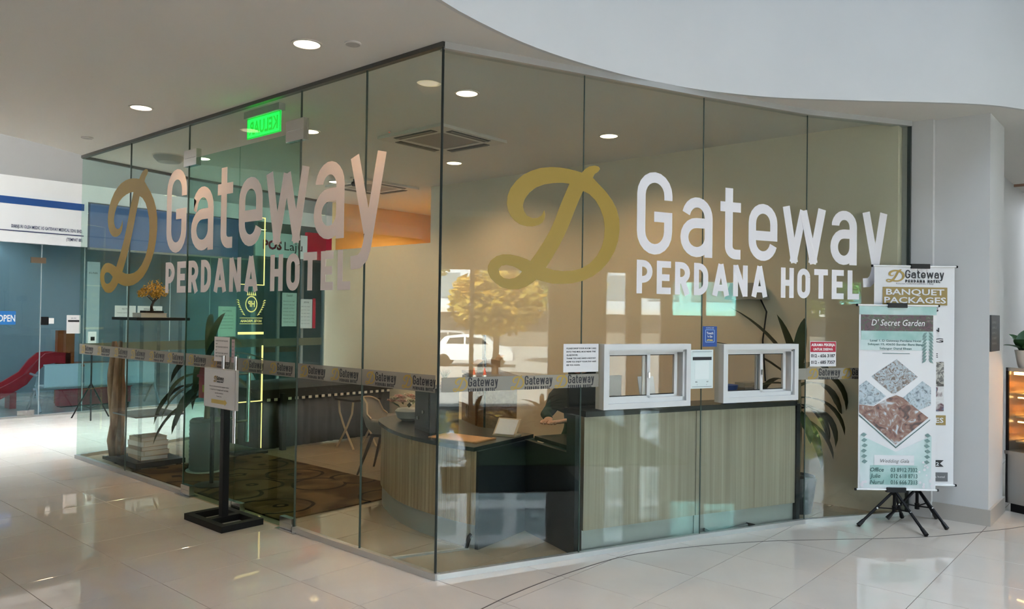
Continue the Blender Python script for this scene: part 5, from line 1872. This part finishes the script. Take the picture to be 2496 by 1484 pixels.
def pr1(cv_, fn):
    def q(u, v):
        return ((u - 2187) * K1x, 1.838 - (v - 744) * K1z)

    def polyp(name, pts, m_, off=.003):
        P_ = [q(*p) for p in pts]
        cx = sum(p[0] for p in P_) / len(P_)
        # split finely enough to follow the waves
        mb = MB()
        mb.prism([P_], off - .0004, off, fn=fn)
        return mb.build(name, m_, cv_)

    def grid(name, u0, v0, u1, v1, m_, off=.003, n=8):
        mb = MB()
        for i in range(n + 1):
            for j in range(n + 1):
                mb.v.append(fn(*q(u0 + (u1 - u0) * i / n, v0 + (v1 - v0) * j / n), off))
        for i in range(n):
            for j in range(n):
                a = i * (n + 1) + j
                mb.f.append((a, a + 1, a + n + 2, a + n + 1)); mb.mi.append(0)
        return mb.build(name, m_, cv_)

    teal = mat('banner_teal', (0.24, 0.44, 0.40), 0.5, var=(0.45, 0.60, 0.58), scale=4)
    teal2 = mat('banner_pale_teal', (0.45, 0.60, 0.58), 0.5, var=(0.66, 0.70, 0.71), scale=3)
    grid('print_band', 2094, 746, 2280, 766, teal)
    grid('photo', 2098, 767, 2272, 806, photo_mat('garden_print', [(.02, .03, .02), (.10, .04, .06), (.05, .08, .04), (.20, .12, .14)], 24))
    grid('print_band', 2098, 806, 2272, 828, teal)
    grid('print_band', 2096, 828, 2272, 853, teal2)
    mb = MB(); put_text(mb, "D' Secret Garden", 0, q(0, 793)[1], .052, fn, .006, .45, 'c', shear=.25); mb.build('print', M_white, cv_)
    tink = mat('teal_ink', (0.06, 0.14, 0.13), 0.6)
    for s, v, w_ in (('Level 1, D Gateway Perdana Hotel', 832, .43), ('Seksyen 15, 43650 Bandar Baru Bangi', 841, .47), ('Selangor Darul Ehsan', 851, .27)):
        mb = MB(); put_text(mb, s, -.02, q(0, v)[1], .018, fn, .006, w_, 'c', bold=.015); mb.build('print', tink, cv_)
    grid('rule', 2150, 860, 2216, 861.5, tink, .004, 2)
    ph1 = photo_mat('hall_print', [(.05, .04, .035), (.22, .17, .14), (.42, .50, .56), (.18, .14, .12), (.55, .58, .60)], 22)
    ph2 = photo_mat('room_print', [(.04, .03, .03), (.20, .09, .07), (.28, .17, .13), (.50, .55, .60)], 14)
    ph3 = photo_mat('blue_hall_print', [(.08, .10, .12), (.30, .36, .40), (.45, .53, .58), (.20, .20, .20)], 20)
    polyp('photo', [(2124, 917), (2174, 958), (2182, 958), (2236, 917), (2185, 875)], ph1)
    polyp('photo', [(2095, 940), (2095, 985), (2130, 988), (2160, 965), (2112, 927)], ph3)
    polyp('photo', [(2200, 968), (2238, 998), (2268, 985), (2268, 942), (2247, 927)], ph3)
    polyp('photo', [(2095, 1005), (2184, 1082), (2262, 1016), (2238, 998), (2200, 968), (2184, 962), (2168, 968), (2130, 990), (2095, 986)], ph2)
    polyp('rule', [(2095, 1010), (2184, 1088), (2266, 1020), (2266, 1022), (2184, 1091), (2095, 1013)], tink, .004)
    polyp('print_band', [(2098, 1060), (2098, 1188), (2270, 1188), (2270, 1060), (2184, 1100)], teal2, .0025)
    grid('plate', 2132, 1108, 2228, 1132, M_can, .005, 4)
    mb = MB(); put_text(mb, 'Wedding Gala', -.02, q(0, 1126)[1], .03, fn, .0075, .24, 'c', shear=.3); mb.build('print', mat('grey_ink', (0.22, 0.22, 0.21), 0.6), cv_)
    grid('print_band', 2122, 1133, 2236, 1180, teal, .004, 6)
    for s, n_, v in (('Office', '03 8912 7332', 1148), ('Julie', '012 618 8713', 1163), ('Nurul', '016 666 7313', 1178)):
        mb = MB(); put_text(mb, s, q(2122, 0)[0], q(0, v)[1], .034, fn, .007, None, 'l', shear=.2, bold=.01); mb.build('print', mat('pine_ink', (0.05, 0.12, 0.11), 0.6), cv_)
        mb = MB(); put_text(mb, n_, q(2236, 0)[0], q(0, v)[1], .034, fn, .007, .225, 'r', bold=.01); mb.build('print', MATS['pine_ink'], cv_)
    # leaf sprays and blossoms
    lf = mat('printed_leaf', (0.16, 0.26, 0.25), 0.6)
    for k in range(9):
        for s in (-1, 1):
            u, v = 2259 + s * 2, 808 + k * 8
            mb = MB()
            mb.add([fn(*q(*p), .0055) for p in ((u, v), (u + s * 7, v + 2), (u + s * 12, v + 12), (u + s * 4, v + 8))], [(0, 1, 2, 3)])
            mb.build('printed_leaf', lf, cv_)
    for k in range(6):
        for bu, s in ((2097, 1), (2270, -1)):
            u, v = bu + s * (2 + k % 3), 1060 + k * 13
            mb = MB()
            mb.add([fn(*q(*p), .0055) for p in ((u, v), (u + s * 7, v - 6), (u + s * 15, v - 2), (u + s * 8, v + 4))], [(0, 1, 2, 3)])
            mb.build('printed_leaf', lf, cv_)
    rr_ = random.Random(2)
    bm_ = mat('printed_blossom', (0.70, 0.67, 0.70), 0.6)
    for k in range(22):
        u, v = (2240 + rr_.uniform(0, 30), 1115 + rr_.uniform(0, 70)) if k < 15 else (2098 + rr_.uniform(0, 14), 1160 + rr_.uniform(0, 26))
        mb = MB()
        r_ = rr_.uniform(2, 4)
        mb.add([fn(*q(u + r_ * math.cos(a * 1.047), v + r_ * math.sin(a * 1.047)), .0065 + .0001 * k) for a in range(6)], [tuple(range(6))])
        mb.build('printed_blossom', bm_, cv_)


K2x, K2z = .69 / 196, 1.87 / 537


def pr2(cv_, fn):
    def q(u, v):
        return ((u - 2236) * K2x, 2.178 - (v - 648) * K2z)

    def grid(name, u0, v0, u1, v1, m_, off=.004, n=6):
        mb = MB()
        for i in range(n + 1):
            for j in range(n + 1):
                mb.v.append(fn(*q(u0 + (u1 - u0) * i / n, v0 + (v1 - v0) * j / n), off))
        for i in range(n):
            for j in range(n):
                a = i * (n + 1) + j
                mb.f.append((a, a + 1, a + n + 2, a + n + 1)); mb.mi.append(0)
        return mb.build(name, m_, cv_)

    mb = MB(); logo(mb, q(2166, 0)[0], q(0, 687)[1], .115, fn, .004, wr_=1.48); mb.build('logo', [M_gold, M_ink], cv_)
    mb = MB(); put_text(mb, 'Restaurant, Conference and Events in Bangi', q(2236, 0)[0], q(0, 692)[1], .012, fn, .006, .32, 'c'); mb.build('print', M_ink, cv_)
    gold = mat('banner_gold', (0.29, 0.20, 0.05), 0.5)
    grid('gold_panel', 2158, 699, 2316, 743, gold)
    for s, v, w_ in (('BANQUET', 718, .50), ('PACKAGES', 738, .53)):
        mb = MB(); put_text(mb, s, q(2237, 0)[0], q(0, v)[1], .05, fn, .008, w_, 'c', bold=.02); mb.build('print', M_can, cv_)
    for s, v, w_ in (('WEDDING', 758, .40), ('BIRTHDAY', 770, .22), ('PARTY', 783, .36), ('DINNER', 796, .34), ('LUNCHEON', 808, .42), ('SEMINAR', 821, .34), ('MEETING', 834, .49), ('HOLIDAY', 858, .34), ('PACKAGE', 871, .40)):
        mb = MB(); put_text(mb, s, q(2237, 0)[0], q(0, v)[1], .034, fn, .006, w_, 'c', bold=.02); mb.build('print', M_ink, cv_)
    grid('photo', 2165, 882, 2309, 942, photo_mat('dining_print', [(.02, .02, .02), (.08, .07, .06), (.45, .43, .38), (.05, .05, .05), (.6, .58, .52)], 13))
    grid('photo', 2165, 944, 2309, 1003, photo_mat('map_print', [(.55, .54, .53), (.62, .61, .60), (.10, .03, .04), (.08, .25, .40)], 9))
    grid('gold_panel', 2160, 1013, 2314, 1037, gold)
    mb = MB(); put_text(mb, 'ROOM SUITES', q(2308, 0)[0], q(0, 1031)[1], .042, fn, .008, .49, 'r', bold=.02); mb.build('print', M_can, cv_)
    mb = MB(); put_text(mb, 'FACILITIES', q(2279, 0)[0], q(0, 1088)[1], .03, fn, .006, .3, 'r', bold=.02); mb.build('print', M_ink, cv_)
    mb = MB()
    mb.prism([[q(*p) for p in ((2165, 1139), (2310, 1139), (2301, 1131), (2310, 1123), (2165, 1123))]], .003, .004, fn=fn); mb.build('ribbon', M_ink, cv_)
    mb = MB(); put_text(mb, '03 - 8912 7332', q(2298, 0)[0], q(0, 1136)[1], .028, fn, .008, .36, 'r', bold=.02); mb.build('print', M_can, cv_)
    grid('grey_panel', 2155, 1153, 2320, 1175, mat('banner_slate', (0.12, 0.125, 0.13), 0.5))
    mb = MB(); put_text(mb, 'f  o  gateway perdana hotel', q(2312, 0)[0], q(0, 1166)[1], .018, fn, .008, .34, 'r'); mb.build('print', M_can, cv_)


banner('taller white banquet banner on black tripod against the pillar', (1.895, 3.80), .31, 2.18, .69, ((2.18, 3.69), (1.72, 3.69), (2.03, 4.02)), (1.93, 3.83), pr2)
banner('shorter teal garden banner on black tripod in front', (1.82, 3.59), .29, 1.84, .654, ((1.606, 3.29), (2.103, 3.354), (1.80, 3.84)), (1.815, 3.585), pr1)

# ------------------------------------------------------------------ pillar plaque and bakery case
t = thing('wall_plaque', 'dark grey directory plaque on the side of the pillar', 'plaque')
FP = plane_fn((2.405, 0, 0), (0, 1, 0), (1, 0, 0))
mb = MB(); rect(mb, 4.10, 4.50, 1.46, 1.77, FP, .012, th=.012); mb.build('plate', mat('slate_plate', (0.05, 0.052, 0.055), 0.4), t)
for i in range(5):
    mb = MB(); put_text(mb, ('LEVEL 1', 'LEVEL 2', 'LEVEL 3', 'LOBBY', 'PARKING')[i], 4.14, 1.70 - i * .045, .018, FP, .0135, .2); mb.build('lettering', mat('plaque_ink', (0.35, 0.35, 0.34), 0.5), t)

CA = math.atan2(-.085, .195)
bc = thing('bakery_case', 'steel and glass bakery display case behind the pillar', 'display case', (2.42, 4.80, 0), CA)
M_steel = mat('case_steel', (0.45, 0.44, 0.42), 0.3, 0.85)
MB().box(0, 1.5, 0, .75, .08, .52).build('body', M_steel, bc)
MB().box(.03, 1.47, .03, .72, 0, .08).build('plinth', M_black, bc)
MB().box(-.005, 1.505, -.01, .76, .52, .55).build('sill', M_steel, bc)
MB().box(0, 1.5, 0, .75, 1.27, 1.30).build('case_top', M_steel, bc)
MB().box(0, .02, 0, .02, .08, 1.30).build('edge_post', M_black, bc)
MB().box(.0, .014, .02, .74, .55, 1.27).build('side_panel', M_steel, bc)
MB().box(.02, 1.48, .004, .012, .55, 1.27).build('front_pane', G_small, bc)
MB().box(.02, 1.48, .70, .72, .55, 1.27).build('back_panel', mat('cream_panel', (0.70, 0.56, 0.36), 0.5), bc)
for z in (.62, .84, 1.05):
    MB().box(.03, 1.47, .10, .68, z, z + .012).build('shelf', mat('warm_tray', (0.60, 0.45, 0.26), 0.4), bc)
MB().box(.04, 1.46, .05, .09, 1.235, 1.262).build('case_lamp', emis('case_lamp_glow', (1.0, .62, .22), 14), bc)
for z in (.80, 1.02):
    MB().box(.04, 1.46, .11, .125, z + .0, z + .012).build('case_lamp', MATS['case_lamp_glow'], bc)
l = bpy.data.lights.new('case_glow', 'AREA'); l.shape = 'RECTANGLE'; l.size = 1.4; l.size_y = .3; l.energy = 50; l.color = (1.0, .55, .18); l.spread = math.radians(80)
o = bpy.data.objects.new('case_glow', l); o.location = (.75, .3, 1.255); COL.objects.link(o); o.parent = bc
for z in (.83, 1.04):
    l = bpy.data.lights.new('case_glow', 'AREA'); l.shape = 'RECTANGLE'; l.size = 1.4; l.size_y = .2; l.energy = 25; l.color = (1.0, .55, .18); l.spread = math.radians(80)
    o = bpy.data.objects.new('case_glow', l); o.location = (.75, .3, z); COL.objects.link(o); o.parent = bc
rr = random.Random(9)
crust = [mat('crust_golden', (0.50, 0.22, 0.05), 0.5, var=(0.32, 0.11, 0.02), scale=18), mat('crust_dark', (0.22, 0.08, 0.03), 0.5, var=(0.35, 0.15, 0.05), scale=18)]
cM = Matrix.Translation((2.42, 4.80, 0)) @ Matrix.Rotation(CA, 4, 'Z')
rown = {0: 'lowest', 1: 'middle', 2: 'top'}
for si, z in enumerate((.632, .852, 1.062)):
    for k in range(5):
        for r_ in range(2):
            p = cM @ Vector((.16 + k * .14, .22 + r_ * .2, z))
            b_ = MB()
            l, w_, h_ = (.10, .05, .055) if si != 1 else (.075, .06, .05)
            for i in range(9):
                a = -1 + 2 * i / 8
                rr_ = math.sqrt(max(0, 1 - a * a)) + .02
                for j in range(10):
                    th = 2 * math.pi * j / 10
                    b_.v.append((w_ * rr_ * math.cos(th), l * a, max(0, h_ * .5 + h_ * rr_ * math.sin(th) * (1 + .08 * math.cos(a * 14)))))
            for i in range(8):
                for j in range(10):
                    b_.f.append((i * 10 + j, i * 10 + (j + 1) % 10, i * 10 + 10 + (j + 1) % 10, i * 10 + 10 + j)); b_.mi.append(0)
            b_.f.append(tuple(range(10))); b_.mi.append(0); b_.f.append(tuple(range(80, 90))); b_.mi.append(0)
            bo = b_.build('bread_roll', crust[(k + r_ + si) % 2], smooth='all')
            bo.location = p; bo.rotation_euler = (0, 0, CA + rr.uniform(-.3, .3))
            tag(bo, f'{["first", "second", "third", "fourth", "fifth"][k]} bread roll from the pillar, {["front", "back"][r_]} row on the {rown[si]} bakery shelf', 'bread', f'bread rolls on the {rown[si]} shelf')
pc = thing('pot_fiddle_plant', 'small broad leafed plant in white pot on the bakery case', 'plant', tuple(cM @ Vector((.09, .12, 1.30))))
MB().lathe([(.045, 0), (.055, .03), (.075, .15), (.078, .16), (.068, .155), (.06, .12)], n=20).build('pot', mat('cream_pot', (0.62, 0.57, 0.50), 0.5), pc, smooth=True)
MB().tube([(0, 0, .12), (.01, 0, .22)], [.008, .005], 6).build('stem', MATS['green_bark'], pc)
for az, li, ln, wd in ((20, .9, .24, .10), (150, 1.1, .22, .10), (260, .9, .20, .10), (80, 1.35, .24, .11), (310, .7, .24, .07), (200, .6, .18, .09), (-20, .55, .22, .06)):
    strap_leaf((0, 0, .15), R_(az), ln, wd, li, .7, pc, m_=mat('fiddle_leaf', (0.03, 0.09, 0.03), 0.4))

# ------------------------------------------------------------------ ceiling fixtures
M_rim = mat('downlight_rim', (0.70, 0.66, 0.60), 0.4)
M_bulb = emis('warm_lamp', (1.0, .80, .55), 16)
_dl = {}


def downlight(label, x, y, power, col=(1.0, .53, .23), z=H, grp='recessed ceiling downlights', r=.085, spot=True):
    t = thing('downlight', label, 'downlight', (x, y, z), 0, grp)
    if 'rim' not in _dl:
        mb = MB()
        mb.lathe([(r, 0), (r + .018, 0), (r + .018, -.006), (r, -.006), (r, 0)], n=24, cap=False)
        _dl['rim'] = mb.build('rim', M_rim, t, smooth=True)
        _dl['lamp'] = MB().lathe([(r, -.001), (r * .96, -.004), (.001, -.0055)], n=24).build('lamp', M_bulb, t)
    else:
        for k in ('rim', 'lamp'):
            c = _dl[k].copy(); COL.objects.link(c); c.parent = t
    if spot:
        l = bpy.data.lights.new('downlight_beam', 'SPOT')
        l.energy = power; l.color = col; l.spot_size = math.radians(150); l.spot_blend = .6; l.shadow_soft_size = .08
        o = bpy.data.objects.new('downlight_beam', l)
        o.location = (0, 0, -.012)
        COL.objects.link(o); o.parent = t
    return t


PI_, PO_ = 200, 100
downlight('glowing corridor downlight in front of the corner glass', -.724, -.547, PO_)
downlight('glowing corridor downlight in front of the doors', -3.245, -.524, PO_)
downlight('office downlight nearest the glass corner', -.688, .924, PI_, (1.0, .64, .37))
downlight('office downlight just inside the doors', -2.817, .912, PI_, (1.0, .64, .37))
downlight('office downlight by the far end glass, near row', -4.975, .928, PI_, (1.0, .64, .37))
downlight('office downlight above the ticket counter', -.615, 2.839, PI_, (1.0, .64, .37))
downlight('office downlight in the far row behind the air conditioner', -2.806, 2.886, PI_, (1.0, .64, .37))
downlight('office downlight by the far end glass, far row', -5.03, 2.84, PI_, (1.0, .64, .37))
downlight('downlight in the amber rear room', -5.5, 5.2, 560, (1.0, .62, .28))
for i, (x, y) in enumerate(((-12.06, 3.1), (-13.2, 1.0), (-11.6, .2), (-11.6, 2.2))):
    downlight(f'{["first", "second", "third", "fourth"][i]} downlight inside the blue glass shop', x, y, 210, (.92, .97, 1.0))
downlight('downlight inside the courier shop', -11.4, 5.6, 160, (.85, .95, 1.0))

for x, y, lab in ((-.473, -.365, 'flat round ceiling detector beside the nearest corridor downlight'), (-4.898, -.35, 'small round ceiling sprinkler near the far glass end')):
    t = thing('ceiling_disc', lab, 'detector', (x, y, H))
    MB().lathe([(.055, 0), (.055, -.008), (.045, -.012)], n=20).build('disc', M_ceil, t)
    MB().lathe([(.048, -.012), (.03, -.015)], n=20).build('cap', mat('disc_grey', (0.42, 0.40, 0.38), 0.6), t)
t = thing('ceiling_dome', 'frosted bowl shaped ceiling lamp near the far end glass', 'lamp', (-5.15, .62, H))
MB().lathe([(.17, 0), (.165, -.03), (.12, -.075), (.001, -.09)], n=24).build('bowl', mat('dome_grey', (0.42, 0.43, 0.42), 0.5), t, smooth=True)
MB().lathe([(.18, 0), (.18, -.01)], n=24).build('rim', M_rim, t)


def cassette(label, cx, cy, s=.46):
    t = thing('air_conditioner', label, 'air conditioner', (cx, cy, H))
    M_ac = mat('ac_white', (0.62, 0.59, 0.55), 0.5)
    mb = MB()
    mb.prism([[(-s, -s), (s, -s), (s, s), (-s, s)], [(-.27, -.27), (-.27, .27), (.27, .27), (.27, -.27)]], -.03, 0)
    mb.build('panel', M_ac, t)
    MB().box(-.265, .265, -.265, .265, -.026, -.004).build('grille', mat('ac_grille', (0.30, 0.275, 0.25), 0.6), t)
    for k in range(4):
        a = k * math.pi / 2
        M_ = Matrix.Rotation(a, 4, 'Z')
        MB().box(-.27, .27, -.41, -.325, -.034, -.03, M=M_).build('air_slot', mat('slot_dark', (0.02, 0.02, 0.02), 0.5), t)
        MB().box(-.26, .26, -.395, -.375, -.042, -.034, M=M_).build('flap', mat('flap_grey', (0.25, 0.24, 0.22), 0.5), t)
    return t


cassette('square ceiling air conditioner close behind the glass corner', -2.0, 1.92)
cassette('square ceiling air conditioner farther back above the amber opening', -4.92, 3.38)
t = thing('sensor', 'tiny red sensor light beside the nearer air conditioner', 'sensor', (-2.18, 1.38, H))
MB().lathe([(.018, 0), (.018, -.012)], n=12).build('housing', M_rim, t)
MB().lathe([(.008, -.012), (.004, -.017)], n=10).build('led', emis('red_led', (1.0, .05, .03), 2), t)
t = thing('ceiling_camera', 'small dome camera hanging by the farther air conditioner', 'camera', (-4.55, 2.78, H))
MB().lathe([(.05, 0), (.05, -.02)], n=16).build('mount', M_rim, t)
MB().tube([(0, 0, -.02), (0, 0, -.06)], .012, 8).build('neck', M_blackp, t)
MB().lathe([(.03, -.06), (.04, -.085), (.02, -.115)], n=14).build('body', M_blackp, t, smooth=True)

# green exit sign behind the transom
ex = thing('exit_sign', 'glowing green exit sign with reversed lettering above the doors', 'exit sign', (-2.40, .16, 0))
MB().box(-.28, .28, -.03, .03, 3.42, 3.48).build('housing', mat('exit_housing', (0.45, 0.44, 0.42), 0.5), ex)
MB().box(-.265, .265, -.005, .005, 3.24, 3.42).build('panel', emis('exit_green', (.01, .75, .10), 1.6), ex)
FE = lambda x, z, o: (-x, -.006 - o, z)
mb = MB(); put_text(mb, 'KELUAR', 0, 3.275, .11, FE, .002, .46, 'c', bold=.03)
mb.build('lettering', emis('exit_dark', (.005, .30, .03), .12), ex)
mb = MB()
for a in ((-.262, .262, 3.243, 3.248), (-.262, .262, 3.412, 3.417), (-.262, -.257, 3.243, 3.417), (.257, .262, 3.243, 3.417)):
    rect(mb, *a, FE, .002)
mb.build('border', MATS['exit_dark'], ex)
l = bpy.data.lights.new('exit_glow', 'AREA'); l.shape = 'RECTANGLE'; l.size = .5; l.size_y = .17; l.energy = 1.2; l.color = (.05, 1.0, .2)
o = bpy.data.objects.new('exit_glow', l); o.location = (0, -.02, 3.33); o.rotation_euler = (math.radians(90), 0, 0); COL.objects.link(o); o.parent = ex

# wall bracket with cable on the back wall
t = thing('wall_bracket', 'grey wedge shaped bracket with dangling cable on back wall', 'bracket', (.40, 3.90, 0))
MB().prism([[(-.22, 1.90), (.18, 1.90), (.12, 2.06), (-.16, 2.06)]], -.16, 0, fn=lambda x, z, y: (x, y, z)).build('housing', mat('bracket_grey', (0.30, 0.29, 0.27), 0.5), t)
MB().tube([(.10, -.03, 1.90), (.16, -.03, 1.78), (.12, -.02, 1.5), (.15, -.02, 1.1)], .008, 6).build('cable', M_black, t)

# track spot in the bakery
t = thing('track_spot', 'small track spotlight on the bakery ceiling', 'spotlight', (1.93, 8.25, H))
t.location = (2.03, 8.25, H)
MB().box(-.25, .35, -.02, .02, -.03, 0).build('track', mat('bronze_track', (0.25, 0.15, 0.10), 0.5), t)
MB().tube([(-.2, 0, -.03), (-.2, 0, -.22)], .012, 6).build('arm', MATS['bronze_track'], t)
MB().tube([(-.2, 0, -.18), (-.24, -.05, -.36)], [.04, .05], 12).build('head', MATS['bronze_track'], t)
MB().tube([(-.24, -.05, -.36), (-.241, -.052, -.365)], [.045, .045], 12).build('bulb', M_bulb, t)

# added fill lamp, out of view, to brighten the bakery's back wall
t = thing('fill_lamp', 'added cool white fill lamp, out of view, brightening the bakery wall', 'lamp', (2.9, 10.2, H))
MB().box(-.9, .9, -.06, .06, -.05, 0).build('housing', M_white, t)
MB().box(-.88, .88, -.045, .045, -.056, -.05).build('diffuser', emis('fill_glow', (.85, .93, 1.0), 9), t)
l = bpy.data.lights.new('fill_beam', 'AREA'); l.shape = 'RECTANGLE'; l.size = 1.7; l.size_y = .1; l.energy = 160; l.color = (.85, .93, 1.0)
o = bpy.data.objects.new('fill_beam', l); o.location = (0, 0, -.06); COL.objects.link(o); o.parent = t
